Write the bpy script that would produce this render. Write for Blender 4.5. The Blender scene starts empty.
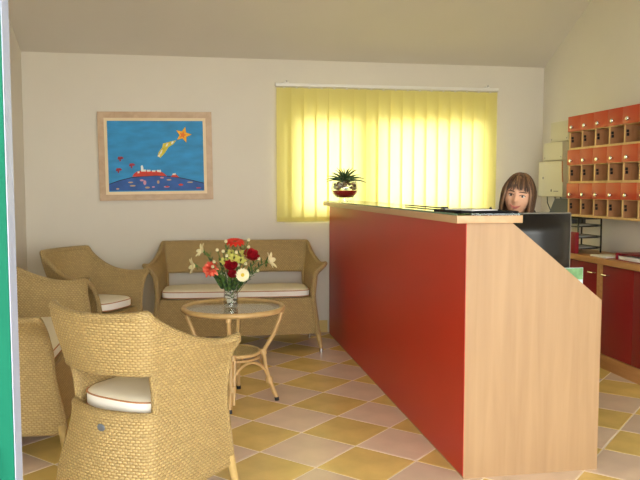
import bpy, bmesh, math, random
from mathutils import Vector, Matrix
random.seed(7)
PI = math.pi
scene = bpy.context.scene
COL = scene.collection

def lin(r, g, b):
    f = lambda c: (c/255/12.92) if c/255 <= .04045 else ((c/255+.055)/1.055)**2.4
    return (f(r), f(g), f(b), 1.0)

# ------------------------------------------------------------------ camera, world, exposure
cam_d = bpy.data.cameras.new('camera')
cam = bpy.data.objects.new('camera', cam_d); COL.objects.link(cam)
cam.location = (0, 0, 1.28)
cam.rotation_euler = (math.radians(90-4.145), 0, math.radians(-9.89))
cam_d.sensor_width = 36.0
cam_d.lens = 715.7*36/640
cam_d.clip_start = .02
scene.camera = cam

world = bpy.data.worlds.new('world'); scene.world = world
world.use_nodes = True
bg = world.node_tree.nodes['Background']
bg.inputs[0].default_value = (1.0, .99, .975, 1)
bg.inputs[1].default_value = 13.5

scene.view_settings.view_transform = 'Standard'
scene.view_settings.look = 'None'
scene.view_settings.gamma = 1.0
scene.view_settings.use_curve_mapping = False
scene.view_settings.exposure = -0.32
scene.cycles.max_bounces = 10
scene.cycles.diffuse_bounces = 6
scene.cycles.glossy_bounces = 4
scene.cycles.transparent_max_bounces = 16
scene.cycles.sample_clamp_indirect = 8.0

def portal(name, loc, rot, sx, sy):
    l = bpy.data.lights.new(name, 'AREA'); l.shape = 'RECTANGLE'; l.size = sx; l.size_y = sy
    l.cycles.is_portal = True
    o = bpy.data.objects.new(name, l); COL.objects.link(o); o.location = loc; o.rotation_euler = rot
    return o
portal('doorway_portal', (.9, .70, 1.2), (math.radians(90), 0, 0), 4.1, 2.4)     # daylight enters by the glazed front
portal('window_portal', (1.735, 6.52, 1.505), (math.radians(-90), 0, 0), 1.95, 1.07)   # and by the window behind the blind

# ------------------------------------------------------------------ materials
def nt(m): return m.node_tree.nodes, m.node_tree.links
def mat(name, col, rough=.6, metal=0, spec=.5, var=0, scale=8, bump=0, stretch=(1,1,1), trans=0, ior=1.45, coat=0, objvar=0, bscale=None):
    m = bpy.data.materials.new(name); m.use_nodes = True
    n, l = nt(m); b = n['Principled BSDF']
    b.inputs['Base Color'].default_value = col
    b.inputs['Roughness'].default_value = rough
    b.inputs['Metallic'].default_value = metal
    b.inputs['Specular IOR Level'].default_value = spec
    b.inputs['IOR'].default_value = ior
    b.inputs['Transmission Weight'].default_value = trans
    b.inputs['Coat Weight'].default_value = coat
    if var or bump or objvar:
        tc = n.new('ShaderNodeTexCoord'); mp = n.new('ShaderNodeMapping'); mp.inputs['Scale'].default_value = stretch
        l.new(tc.outputs['Object'], mp.inputs[0])
        nz = n.new('ShaderNodeTexNoise'); nz.inputs['Scale'].default_value = scale; nz.inputs['Detail'].default_value = 5
        l.new(mp.outputs[0], nz.inputs['Vector'])
        if var or objvar:
            mr = n.new('ShaderNodeMapRange'); mr.inputs['To Min'].default_value = 1-var; mr.inputs['To Max'].default_value = 1+var
            mr.inputs['From Min'].default_value = .25; mr.inputs['From Max'].default_value = .75
            l.new(nz.outputs['Fac'], mr.inputs['Value'])
            val = mr.outputs[0]
            if objvar:
                oi = n.new('ShaderNodeObjectInfo'); m2 = n.new('ShaderNodeMapRange')
                m2.inputs['To Min'].default_value = 1-objvar; m2.inputs['To Max'].default_value = 1+objvar
                l.new(oi.outputs['Random'], m2.inputs['Value'])
                mu = n.new('ShaderNodeMath'); mu.operation = 'MULTIPLY'; l.new(val, mu.inputs[0]); l.new(m2.outputs[0], mu.inputs[1]); val = mu.outputs[0]
            mx = n.new('ShaderNodeVectorMath'); mx.operation = 'SCALE'; mx.inputs[0].default_value = col[:3]
            l.new(val, mx.inputs['Scale']); l.new(mx.outputs[0], b.inputs['Base Color'])
        if bump:
            bp = n.new('ShaderNodeBump'); bp.inputs['Strength'].default_value = bump; bp.inputs['Distance'].default_value = .004
            if bscale:
                n2 = n.new('ShaderNodeTexNoise'); n2.inputs['Scale'].default_value = bscale; l.new(mp.outputs[0], n2.inputs['Vector']); l.new(n2.outputs['Fac'], bp.inputs['Height'])
            else: l.new(nz.outputs['Fac'], bp.inputs['Height'])
            l.new(bp.outputs[0], b.inputs['Normal'])
    return m

def wood_mat(name, dark, light, stretch, scale=5, rough=.45):
    m = bpy.data.materials.new(name); m.use_nodes = True
    n, l = nt(m); b = n['Principled BSDF']; b.inputs['Roughness'].default_value = rough
    tc = n.new('ShaderNodeTexCoord'); mp = n.new('ShaderNodeMapping'); mp.inputs['Scale'].default_value = stretch
    l.new(tc.outputs['Object'], mp.inputs[0])
    a = n.new('ShaderNodeTexNoise'); a.inputs['Scale'].default_value = scale; a.inputs['Detail'].default_value = 6; a.inputs['Distortion'].default_value = .6
    l.new(mp.outputs[0], a.inputs['Vector'])
    cr = n.new('ShaderNodeValToRGB'); cr.color_ramp.elements[0].position = .3; cr.color_ramp.elements[0].color = dark
    cr.color_ramp.elements[1].position = .7; cr.color_ramp.elements[1].color = light
    l.new(a.outputs['Fac'], cr.inputs[0]); l.new(cr.outputs[0], b.inputs['Base Color'])
    return m

def weave_mat(name, strand, gap_shade, a=.019, bh=.0105):
    """cane strands passing over and under, shade painted into the gaps, from the UV map in metres"""
    m = bpy.data.materials.new(name); m.use_nodes = True
    n, l = nt(m); b = n['Principled BSDF']; b.inputs['Roughness'].default_value = .45
    uv = n.new('ShaderNodeTexCoord'); sp = n.new('ShaderNodeSeparateXYZ'); l.new(uv.outputs['UV'], sp.inputs[0])
    def M(op, x, y=None):
        k = n.new('ShaderNodeMath'); k.operation = op
        for i, v in enumerate((x, y)):
            if v is None: continue
            if isinstance(v, (int, float)): k.inputs[i].default_value = v
            else: l.new(v, k.inputs[i])
        return k.outputs[0]
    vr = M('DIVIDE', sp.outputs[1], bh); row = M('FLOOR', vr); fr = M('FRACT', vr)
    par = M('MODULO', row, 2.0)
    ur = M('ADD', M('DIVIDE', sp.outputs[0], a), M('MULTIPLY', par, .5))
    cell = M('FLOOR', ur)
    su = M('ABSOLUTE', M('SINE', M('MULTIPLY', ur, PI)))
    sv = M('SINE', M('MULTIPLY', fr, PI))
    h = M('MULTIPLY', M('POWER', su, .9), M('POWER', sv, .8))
    # strand colour, each stitch a little different; brown shade painted into the gaps
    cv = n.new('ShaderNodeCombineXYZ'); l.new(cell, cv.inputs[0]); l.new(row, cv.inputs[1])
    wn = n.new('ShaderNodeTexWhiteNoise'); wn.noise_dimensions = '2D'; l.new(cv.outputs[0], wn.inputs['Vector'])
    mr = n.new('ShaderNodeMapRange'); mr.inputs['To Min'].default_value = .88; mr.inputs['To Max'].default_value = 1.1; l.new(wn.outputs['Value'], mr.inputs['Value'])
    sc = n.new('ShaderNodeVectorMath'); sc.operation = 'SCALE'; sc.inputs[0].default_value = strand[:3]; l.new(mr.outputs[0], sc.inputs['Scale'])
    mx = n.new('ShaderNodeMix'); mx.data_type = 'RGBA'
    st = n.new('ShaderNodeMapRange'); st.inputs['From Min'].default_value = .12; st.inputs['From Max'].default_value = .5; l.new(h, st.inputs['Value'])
    l.new(st.outputs[0], mx.inputs[0]); mx.inputs[6].default_value = gap_shade; l.new(sc.outputs[0], mx.inputs[7])
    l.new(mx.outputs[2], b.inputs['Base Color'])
    bp = n.new('ShaderNodeBump'); bp.inputs['Strength'].default_value = .9; bp.inputs['Distance'].default_value = .004
    l.new(h, bp.inputs['Height']); l.new(bp.outputs[0], b.inputs['Normal'])
    return m

def clear_glass(name, tint=(1,1,1,1), refl=.5, rough=.02):
    """thin pane: mostly see-through with mirror reflection by angle"""
    m = bpy.data.materials.new(name); m.use_nodes = True
    n, l = nt(m); n.remove(n['Principled BSDF']); out = n['Material Output']
    t = n.new('ShaderNodeBsdfTransparent'); t.inputs[0].default_value = tint
    g = n.new('ShaderNodeBsdfGlossy'); g.inputs['Roughness'].default_value = rough
    f = n.new('ShaderNodeLayerWeight'); f.inputs[0].default_value = .5
    p = n.new('ShaderNodeMath'); p.operation = 'POWER'; p.inputs[1].default_value = 5; l.new(f.outputs['Facing'], p.inputs[0])
    k = n.new('ShaderNodeMath'); k.operation = 'MULTIPLY_ADD'; k.inputs[1].default_value = .9*refl; k.inputs[2].default_value = .05*refl; k.use_clamp = True; l.new(p.outputs[0], k.inputs[0])
    mx = n.new('ShaderNodeMixShader'); l.new(k.outputs[0], mx.inputs[0]); l.new(t.outputs[0], mx.inputs[1]); l.new(g.outputs[0], mx.inputs[2])
    l.new(mx.outputs[0], out.inputs[0])
    return m

def slat_fabric(name, col, tcol, fac=.55):
    m = bpy.data.materials.new(name); m.use_nodes = True
    n, l = nt(m); n.remove(n['Principled BSDF']); out = n['Material Output']
    d = n.new('ShaderNodeBsdfDiffuse'); d.inputs[0].default_value = col
    t = n.new('ShaderNodeBsdfTranslucent'); t.inputs[0].default_value = tcol
    mx = n.new('ShaderNodeMixShader'); mx.inputs[0].default_value = fac
    l.new(d.outputs[0], mx.inputs[1]); l.new(t.outputs[0], mx.inputs[2]); l.new(mx.outputs[0], out.inputs[0])
    return m

M = {}
M['wall'] = mat('wall_plaster', lin(219, 213, 199), .9, var=.02, scale=3, bump=.15, bscale=60)
M['ceil'] = mat('ceiling_plaster', lin(209, 203, 190), .9, var=.02, scale=2, bump=.1, bscale=60)
M['grout'] = mat('grout', lin(240, 230, 210), .8, var=.05, scale=20)
M['tile_y'] = mat('tile_yellow', lin(226, 198, 124), .24, var=.16, scale=5, objvar=.07, spec=.5)
M['tile_p'] = mat('tile_pink', lin(226, 204, 184), .24, var=.10, scale=5, objvar=.06, spec=.5)
M['base_tile'] = mat('baseboard_tile', lin(214, 190, 124), .35, var=.08, scale=6, objvar=.03)
M['red'] = mat('red_laminate', lin(180, 44, 26), .38, var=.03, scale=2)
M['red_door'] = mat('red_door', lin(190, 62, 34), .42, var=.03, scale=3)
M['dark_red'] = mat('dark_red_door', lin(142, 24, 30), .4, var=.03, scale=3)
M['beech'] = wood_mat('beech_laminate', lin(158, 126, 92), lin(170, 138, 102), (9, 9, .55), 3)
M['beech_h'] = wood_mat('beech_edge', lin(180, 144, 106), lin(192, 156, 118), (9, .5, 9), 3)
M['beech_d'] = wood_mat('beech_brown', lin(182, 128, 78), lin(202, 150, 96), (6, .6, 6), 4)
M['hole'] = wood_mat('pigeonhole_board', lin(160, 112, 74), lin(182, 132, 90), (4, 4, 1), 6)
M['holeedge'] = wood_mat('pigeonhole_edge', lin(206, 168, 108), lin(220, 184, 126), (4, 4, 1), 6)
M['glass_t'] = clear_glass('table_glass', (.95, .985, .97, 1), 1.0)
M['glass_c'] = clear_glass('counter_glass', (.80, .93, .86, 1), 1.0)
M['glass_edge'] = mat('glass_green_edge', lin(96, 128, 100), .15)
M['glass_w'] = clear_glass('window_glass', (.96, .98, .97, 1), .8)
M['vase_glass'] = clear_glass('vase_glass', (.93, .96, .96, 1), 1.6)
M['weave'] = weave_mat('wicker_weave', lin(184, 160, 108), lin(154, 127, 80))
M['cane'] = mat('cane_rim', lin(188, 160, 102), .45, var=.12, scale=40, bump=.4, stretch=(1,1,1))
M['bamboo'] = mat('bamboo_pole', lin(198, 166, 112), .35, var=.14, scale=14)
M['wrap'] = mat('cane_wrap', lin(204, 172, 118), .4, var=.1, scale=60)
M['cush'] = mat('cushion_cream', lin(236, 228, 208), .85, var=.02, scale=6, bump=.1, bscale=200)
M['cush_side'] = mat('cushion_side', lin(240, 236, 228), .85)
M['piping'] = mat('piping_brown', lin(178, 126, 86), .7)
M['chrome'] = mat('chrome', lin(205, 205, 208), .2, metal=1)
M['alu'] = mat('aluminium', lin(138, 146, 164), .5, metal=.2)
M['green'] = mat('green_paint', lin(2, 84, 64), .6, spec=.15, var=.08, scale=5)
M['badge'] = mat('badge_metal', lin(120, 130, 148), .35, metal=.6)
M['frame_wood'] = wood_mat('picture_frame_wood', lin(184, 154, 120), lin(200, 172, 138), (3, 3, 3), 5)
M['mat_cream'] = mat('picture_cream_slip', lin(232, 214, 176), .6)
M['p_sky'] = mat('paint_sky', lin(44, 142, 200), .6, var=.22, scale=6, stretch=(1,1,3))
M['p_sea'] = mat('paint_sea', lin(44, 92, 164), .6, var=.25, scale=14)
M['p_line'] = mat('paint_dark', lin(12, 32, 66), .6)
M['p_star'] = mat('paint_star', lin(244, 178, 40), .6, var=.15, scale=30)
M['p_starc'] = mat('paint_star_core', lin(232, 120, 30), .6)
M['p_tail'] = mat('paint_tail', lin(214, 200, 66), .6, var=.2, scale=40)
M['p_white'] = mat('paint_white', lin(236, 236, 228), .6)
M['p_red'] = mat('paint_red', lin(206, 62, 40), .6, var=.15, scale=30)
M['p_pink'] = mat('paint_pink', lin(206, 150, 168), .6)
M['p_fish'] = mat('paint_fish', lin(150, 44, 60), .6, var=.1, scale=30)
M['p_tan'] = mat('paint_tan', lin(196, 166, 130), .6)
M['slat'] = slat_fabric('yellow_slat', lin(246, 238, 164), lin(252, 248, 208), .6)
M['white_plastic'] = mat('white_plastic', lin(232, 230, 222), .4)
M['win_frame'] = mat('window_frame_white', lin(225, 225, 220), .4)
M['beige_metal'] = mat('beige_metal', lin(206, 200, 172), .5)
M['black'] = mat('black_plastic', lin(28, 28, 30), .4)
M['gloss_black'] = mat('gloss_black', lin(18, 18, 20), .12, coat=.5)
M['pad_black'] = mat('pad_black', lin(16, 16, 18), .6, spec=.1)
M['mon_grey'] = mat('monitor_grey', lin(104, 100, 92), .45)
M['mon_back'] = mat('monitor_back', lin(26, 24, 24), .3)
M['dark_grey'] = mat('dark_grey_plastic', lin(64, 68, 74), .5)
M['wire'] = mat('black_wire', lin(30, 28, 28), .4)
M['paper'] = mat('paper', lin(236, 234, 228), .8)
M['paper_g'] = mat('paper_grey', lin(170, 168, 160), .7)
M['binder'] = mat('binder_red', lin(140, 22, 36), .4)
M['skin'] = mat('skin', lin(220, 170, 140), .5, var=.04, scale=20)
M['hair'] = mat('hair_brown', lin(74, 50, 34), .45, var=.35, scale=60, stretch=(1,1,.3))
M['hair_l'] = mat('hair_light_brown', lin(122, 90, 62), .45, var=.2, scale=60)
M['lip'] = mat('lips', lin(190, 108, 98), .5)
M['eyew'] = mat('eye_white', lin(225, 220, 214), .3)
M['iris'] = mat('iris_dark', lin(52, 42, 36), .2)
M['brow'] = mat('brow', lin(86, 58, 40), .7)
M['sweater'] = mat('sweater', lin(70, 66, 72), .9, var=.08, scale=60)
M['trousers'] = mat('trousers', lin(40, 46, 64), .9)
M['shoe'] = mat('shoe_black', lin(30, 28, 28), .4)
M['leafd'] = mat('leaf_dark', lin(58, 84, 52), .5, var=.25, scale=30)
M['leaf'] = mat('leaf_green', lin(86, 116, 52), .5, var=.2, scale=30)
M['stem'] = mat('flower_stem', lin(98, 122, 62), .6)
M['redfl'] = mat('petal_red', lin(214, 48, 32), .55, var=.15, scale=60)
M['darkred'] = mat('petal_dark_red', lin(158, 16, 30), .55, var=.2, scale=60)
M['coral'] = mat('petal_coral', lin(224, 84, 62), .55, var=.18, scale=60)
M['coral_l'] = mat('petal_coral_pale', lin(238, 128, 100), .55, var=.1, scale=60)
M['cream'] = mat('petal_cream', lin(238, 230, 190), .55, var=.06, scale=60)
M['lily'] = mat('petal_pale', lin(232, 222, 176), .55, var=.1, scale=40)
M['ygreen'] = mat('petal_yellow_green', lin(206, 204, 104), .55, var=.15, scale=40)
M['daisyc'] = mat('daisy_centre', lin(222, 196, 70), .7)
M['dkbud'] = mat('bud_olive', lin(98, 92, 46), .7)
M['sand_red'] = mat('red_sand', lin(190, 28, 34), .6, var=.1, scale=80)
M['pebble'] = mat('pebble_brown', lin(150, 122, 92), .6, objvar=.2, var=.3, scale=50)
M['pebble_w'] = mat('pebble_pale', lin(222, 214, 200), .5, var=.1, scale=60)
M['ground'] = mat('terrace_ground', lin(190, 184, 172), .85, var=.06, scale=3)
M['br_green'] = mat('brochure_green', lin(112, 156, 104), .5, var=.5, scale=22)
M['br_blue'] = mat('brochure_blue', lin(196, 216, 222), .5, var=.1, scale=30)
M['office'] = mat('office_fabric', lin(44, 46, 52), .85, var=.06, scale=80)

# ------------------------------------------------------------------ mesh helpers
class MB:
    def __init__(s): s.v = []; s.f = []; s.uv = None
    def add(s, vs, fs):
        o = len(s.v); s.v += [tuple(v) for v in vs]; s.f += [tuple(i+o for i in f) for f in fs]; return s
    def box(s, x0, x1, y0, y1, z0, z1):
        return s.add([(x0,y0,z0),(x1,y0,z0),(x1,y1,z0),(x0,y1,z0),(x0,y0,z1),(x1,y0,z1),(x1,y1,z1),(x0,y1,z1)],
              [(0,3,2,1),(4,5,6,7),(0,1,5,4),(1,2,6,5),(2,3,7,6),(3,0,4,7)])
    def bbox(s, x0, x1, y0, y1, z0, z1, c=.004, seg=2):
        bm = bmesh.new(); bmesh.ops.create_cube(bm, size=1)
        for v in bm.verts: v.co = Vector(((x0+x1)/2+v.co.x*(x1-x0), (y0+y1)/2+v.co.y*(y1-y0), (z0+z1)/2+v.co.z*(z1-z0)))
        bmesh.ops.bevel(bm, geom=bm.edges[:], offset=c, segments=seg, affect='EDGES', profile=.6)
        bm.verts.index_update()
        s.add([v.co[:] for v in bm.verts], [[v.index for v in f.verts] for f in bm.faces]); bm.free(); return s
    def tube(s, pts, r, n=8, closed=False, caps=True):
        P = [Vector(p) for p in pts]; N = len(P)
        R = r if isinstance(r, (list, tuple)) else [r]*N
        rings = []; up = None
        for i in range(N):
            if closed: t = P[(i+1) % N]-P[i-1]
            else: t = P[min(i+1, N-1)]-P[max(i-1, 0)]
            t.normalize()
            if up is None:
                a = Vector((0,0,1)) if abs(t.z) < .9 else Vector((1,0,0))
                up = (a-t*a.dot(t)).normalized()
            else: up = (up-t*up.dot(t)).normalized()
            w = t.cross(up)
            rings.append([P[i]+(up*math.cos(2*PI*k/n)+w*math.sin(2*PI*k/n))*R[i] for k in range(n)])
        vs = [v for q in rings for v in q]; fs = []
        for i in range(N if closed else N-1):
            j = (i+1) % N
            for k in range(n): fs.append((i*n+k, i*n+(k+1) % n, j*n+(k+1) % n, j*n+k))
        if not closed and caps:
            fs.append(tuple(range(n))[::-1]); fs.append(tuple((N-1)*n+k for k in range(n)))
        return s.add(vs, fs)
    def lathe(s, prof, n=24, cx=0, cy=0):
        """prof: list of (radius, z) from bottom up; r=0 ends close"""
        vs = []; fs = []; idx = []
        for r, z in prof:
            if r < 1e-6: idx.append([len(vs)]*n); vs.append((cx, cy, z))
            else:
                idx.append(list(range(len(vs), len(vs)+n)))
                vs += [(cx+r*math.cos(2*PI*k/n), cy+r*math.sin(2*PI*k/n), z) for k in range(n)]
        for a, b in zip(idx, idx[1:]):
            for k in range(n):
                q = [a[k], a[(k+1) % n], b[(k+1) % n], b[k]]
                u = []
                for i in q:
                    if i not in u: u.append(i)
                if len(u) > 2: fs.append(u)
        return s.add(vs, fs)
    def prism(s, poly, d, axis='y', o=0.0):
        """poly of 2D points extruded from o to o+d along axis"""
        def P(a, b, t): return {'y': (a, t, b), 'z': (a, b, t), 'x': (t, a, b)}[axis]
        n = len(poly); vs = [P(a, b, o) for a, b in poly]+[P(a, b, o+d) for a, b in poly]
        fs = [tuple(range(n)), tuple(range(2*n-1, n-1, -1))]+[(i, n+i, n+(i+1) % n, (i+1) % n) for i in range(n)]
        return s.add(vs, fs)
    def ball(s, c, r, n=10, m=7, rx=1, ry=1, rz=1):
        prof = []
        vs = []; fs = []
        vs.append((c[0], c[1], c[2]-r*rz))
        for i in range(1, m):
            a = -PI/2+PI*i/m
            for k in range(n): vs.append((c[0]+r*rx*math.cos(a)*math.cos(2*PI*k/n), c[1]+r*ry*math.cos(a)*math.sin(2*PI*k/n), c[2]+r*rz*math.sin(a)))
        vs.append((c[0], c[1], c[2]+r*rz)); L = len(vs)-1
        for k in range(n): fs.append((0, 1+(k+1) % n, 1+k)); fs.append((L, L-n+k, L-n+(k+1) % n))
        for i in range(m-2):
            for k in range(n): fs.append((1+i*n+k, 1+i*n+(k+1) % n, 1+(i+1)*n+(k+1) % n, 1+(i+1)*n+k))
        return s.add(vs, fs)
    def xf(s, mtx, start=0):
        s.v = s.v[:start]+[tuple(mtx @ Vector(v)) for v in s.v[start:]]; return s
    def mesh(s, name, m, smooth=True, ang=40):
        me = bpy.data.meshes.new(name); me.from_pydata(s.v, [], s.f)
        if s.uv:
            ul = me.uv_layers.new(name='UVMap')
            for lp in me.loops: ul.data[lp.index].uv = s.uv[lp.vertex_index]
        bm = bmesh.new(); bm.from_mesh(me); bmesh.ops.recalc_face_normals(bm, faces=bm.faces[:]); bm.to_mesh(me); bm.free()
        if m: me.materials.append(M[m] if isinstance(m, str) else m)
        if smooth:
            me.polygons.foreach_set('use_smooth', [True]*len(me.polygons))
            me.set_sharp_from_angle(angle=math.radians(ang))
        me.update(); return me
    def build(s, name, m, parent=None, loc=None, smooth=True, ang=40):
        o = bpy.data.objects.new(name, s.mesh(name, m, smooth, ang)); COL.objects.link(o)
        if parent: o.parent = parent
        if loc: o.location = loc
        return o

def tag(o, label=None, cat=None, group=None, kind=None):
    if label: o['label'] = label
    if cat: o['category'] = cat
    if group: o['group'] = group
    if kind: o['kind'] = kind
    return o
def thing(name, label, cat, loc=(0,0,0), rz=0, group=None):
    o = bpy.data.objects.new(name, None); COL.objects.link(o); o.empty_display_size = .05
    o.location = loc; o.rotation_euler = (0, 0, rz)
    return tag(o, label, cat, group)
def struct(o, label=None, cat=None): return tag(o, label, cat, kind='structure')
def inst(me, name, parent=None, loc=(0,0,0), rot=(0,0,0)):
    o = bpy.data.objects.new(name, me); COL.objects.link(o); o.location = loc; o.rotation_euler = rot
    if parent: o.parent = parent
    return o

# ------------------------------------------------------------------ the room
XL, XR, YB, YF = -1.37, 3.165, 6.2, .86
SL = .526
def ceil_z(y): return 2.38+(YB-y)*SL if y > 3.9 else 2.38+(YB-3.9)*SL-(3.9-y)*.33
WX0, WX1, WZ0, WZ1 = .77, 2.70, .98, 2.0
w = MB()
w.box(XL-.3, WX0, YB, YB+.3, -.1, 2.42).box(WX1, XR+.3, YB, YB+.3, -.1, 2.42)
w.box(WX0, WX1, YB, YB+.3, -.1, WZ0).box(WX0, WX1, YB, YB+.3, WZ1, 2.42)
struct(w.build('wall_back', 'wall', smooth=False), 'cream plaster wall behind the sofa and the yellow blind', 'wall')
def side_wall(x0, x1):
    ys = [.72, 3.9, YB]
    poly = [(.72, -.1), (YB+.3, -.1), (YB+.3, ceil_z(YB)-.16+.05), (YB, ceil_z(YB)+.05), (3.9, ceil_z(3.9)+.05), (.72, ceil_z(.72)+.05)]
    return MB().prism(poly, x1-x0, 'x', x0)
struct(side_wall(XL-.3, XL).build('wall_left', 'wall', smooth=False), 'cream plaster wall at far left behind the door edge', 'wall')
struct(side_wall(XR, XR+.3).build('wall_right', 'wall', smooth=False), 'cream plaster wall carrying the red pigeonholes and beige boxes', 'wall')
c = MB()
for (ya, yb) in ((YB+.3, 3.9), (3.9, .5)):
    za, zb = (2.38-.3*SL if ya > YB else ceil_z(ya)), ceil_z(yb)
    x0, x1 = XL-.3, XR+.3
    c.add([(x0,ya,za),(x1,ya,za),(x1,yb,zb),(x0,yb,zb),(x0,ya,za+.2),(x1,ya,za+.2),(x1,yb,zb+.2),(x0,yb,zb+.2)],
          [(0,3,2,1),(4,5,6,7),(0,1,5,4),(1,2,6,5),(2,3,7,6),(3,0,4,7)])
struct(c.build('ceiling', 'ceil', smooth=False), 'sloping cream plaster ceiling rising from the back wall', 'ceiling')
w = MB().box(XL, XR, .72, .86, 2.42, ceil_z(.86)+.03).box(XL, -1.126, .72, .86, -.1, 2.42).box(2.95, XR, .72, .86, -.1, 2.42)
struct(w.build('wall_front', 'wall', smooth=False), 'cream plaster wall around the glazed entrance', 'wall')
struct(MB().box(-14, 14, -14, .72, -.12, -.03).box(-14, 14, 6.5, 16, -.12, -.03).build('ground', 'ground', smooth=False), 'pale paved terrace outside the building', 'ground')

struct(MB().box(-5, 6, -3.2, .72, 2.75, 2.95).build('sky_light_blocker', 'ceil', smooth=False), 'unseen added roof over the entrance, out of frame', 'blocker')  # unseen slab added to cut sky light on the front and even the room

# floor: grout bed with single tiles
floor = struct(MB().box(XL-.05, XR+.05, .5, YB+.05, -.1, -.002).build('floor', 'grout', smooth=False), 'floor of yellow and pinkish tiles laid diagonally', 'floor')
T0 = Vector((.2987, 3.878)); TH = .7927; TS = .3375; G = .0075
jd = Vector((math.sin(TH), math.cos(TH))); idr = Vector((math.cos(TH), -math.sin(TH)))
def clip(poly, f):
    out = []
    for a, b in zip(poly, poly[1:]+poly[:1]):
        da, db = f(a), f(b)
        if da >= 0: out.append(a)
        if da*db < 0: out.append(a+(b-a)*(da/(da-db)))
    return out
def tile_mesh(poly, m):
    n = len(poly); cx = sum(poly, Vector((0,0)))/n
    t = [p+(cx-p).normalized()*.0025 for p in poly]
    return MB().add([(p.x, p.y, -.006) for p in poly]+[(p.x, p.y, -.0015) for p in poly]+[(p.x, p.y, 0) for p in t],
        [(i, (i+1) % n, n+(i+1) % n, n+i) for i in range(n)]+[(n+i, n+(i+1) % n, 2*n+(i+1) % n, 2*n+i) for i in range(n)]+[tuple(2*n+i for i in range(n))]).mesh('tile', m, smooth=False)
half = (TS-G)/2
sq = [(-half)*idr+(-half)*jd, half*idr+(-half)*jd, half*idr+half*jd, (-half)*idr+half*jd]
full = {k: tile_mesh(sq, k) for k in ('tile_y', 'tile_p')}
lim = (XL, XR, .72, YB)
for i in range(-24, 24):
    for j in range(-24, 24):
        cc = T0+TS*((i+.5)*idr+(j+.5)*jd)
        if not (lim[0]-.3 < cc.x < lim[1]+.3 and lim[2]-.3 < cc.y < lim[3]+.3): continue
        k = 'tile_y' if (i+j) % 2 else 'tile_p'
        P = [cc+p for p in sq]
        Q = P
        for f in (lambda p: p.x-lim[0], lambda p: lim[1]-p.x, lambda p: p.y-lim[2], lambda p: lim[3]-p.y): Q = clip(Q, f) if Q else Q
        if len(Q) < 3: continue
        if len(Q) == 4 and all((a-b).length < 1e-6 for a, b in zip(P, Q)): inst(full[k], 'tile', floor, (cc.x, cc.y, 0))
        else:
            ar = abs(sum(a.x*b.y-b.x*a.y for a, b in zip(Q, Q[1:]+Q[:1])))/2
            if ar < 1e-3: continue
            inst(tile_mesh([q-cc for q in Q], k), 'tile', floor, (cc.x, cc.y, 0))
# tiled baseboards
def baseboard(name, a, b, nrm, label):
    a, b, nrm = Vector(a), Vector(b), Vector(nrm); d = (b-a); L = d.length; d.normalize()
    root = struct(bpy.data.objects.new(name, None), label, 'baseboard'); COL.objects.link(root)
    n = max(1, round(L/.33)); s = L/n
    me = MB().bbox(-s/2+.002, s/2-.002, -.012, 0, .002, .11, .003).mesh('baseboard_tile', 'base_tile')
    ang = math.atan2(d.y, d.x)
    for k in range(n):
        p = a+d*(s*(k+.5)); inst(me, 'baseboard_tile', root, (p.x, p.y, 0), (0, 0, ang))
baseboard('baseboard_back', (XL+.014, YB), (1.15, YB), (0,-1), 'low yellow tile skirting behind the sofa')
baseboard('baseboard_left', (XL, .9), (XL, YB-.014), (1,0), 'low yellow tile skirting along the left wall')

# window behind the blind
wn = bpy.data.objects.new('window_1', None); COL.objects.link(wn); wn.location = (WX0, YB+.05, WZ0)
struct(wn, 'bright two-sash window glowing behind the yellow blind', 'window')
ww, wh = WX1-WX0, WZ1-WZ0
MB().box(0, ww, 0, .07, 0, .06).box(0, ww, 0, .07, wh-.06, wh).box(0, .06, 0, .07, .06, wh-.06).box(ww-.06, ww, 0, .07, .06, wh-.06).build('window_frame', 'win_frame', wn, smooth=False)
for (a, b) in ((.06, .73), (.73, ww-.06)):
    s = MB().box(a, b, -.02, .05, .06, .13).box(a, b, -.02, .05, wh-.13, wh-.06).box(a, a+.075, -.02, .05, .13, wh-.13).box(b-.075, b, -.02, .05, .13, wh-.13).build('sash', 'win_frame', wn, smooth=False)
    MB().box(a+.075, b-.075, .012, .018, .13, wh-.13).build('pane', 'glass_w', s, smooth=False)
MB().bbox(.001, ww-.001, .071, .248, .001, .02, .004).build('window_sill', 'win_frame', wn)

# glazed green entrance, its left leaf edge shows at the left of the picture
def glazed_leaf(name, x0, x1, y0, lab, lock=False):
    d = bpy.data.objects.new(name, None); COL.objects.link(d); d.location = (x0, y0, 0); struct(d, lab, 'door')
    W = x1-x0; t = .031
    MB().bbox(W-.09, W-.001, 0, t, .005, 2.40, .002).build('door_stile', 'green', d)
    MB().bbox(0, .09, 0, t, .005, 2.40, .002).build('door_stile', 'green', d)
    MB().bbox(.09, W-.09, 0, t, 2.30, 2.40, .002).build('door_rail', 'green', d)
    MB().bbox(.09, W-.09, 0, t, .005, .16, .002).build('door_rail', 'green', d)
    MB().box(.085, W-.085, t/2-.003, t/2+.003, .15, 2.31).build('door_pane', 'glass_w', d, smooth=False)
    MB().box(W-.001, W, .0015, t, .006, 2.398).build('edge_strip', 'alu', d, smooth=False)
    if lock:
        k = MB().bbox(W-.05, W-.0185, -.012, 0, .90, 1.0, .004).build('lock_plate', 'chrome', d)
        MB().tube([(W-.034, -.012, .95), (W-.034, -.05, .95), (W-.06, -.055, .95), (W-.16, -.055, .95)], .009).build('door_handle', 'chrome', k)
    return d
glazed_leaf('door_1', -1.125, -.195, .80, 'glass door leaf with green frame and silver edge strip', True)
glazed_leaf('door_2', .85, 1.9, .78, 'glass door leaf with green frame beside the opening, out of frame')
glazed_leaf('door_3', 1.91, 2.94, .78, 'fixed glass panel with green frame, out of frame right')

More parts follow.
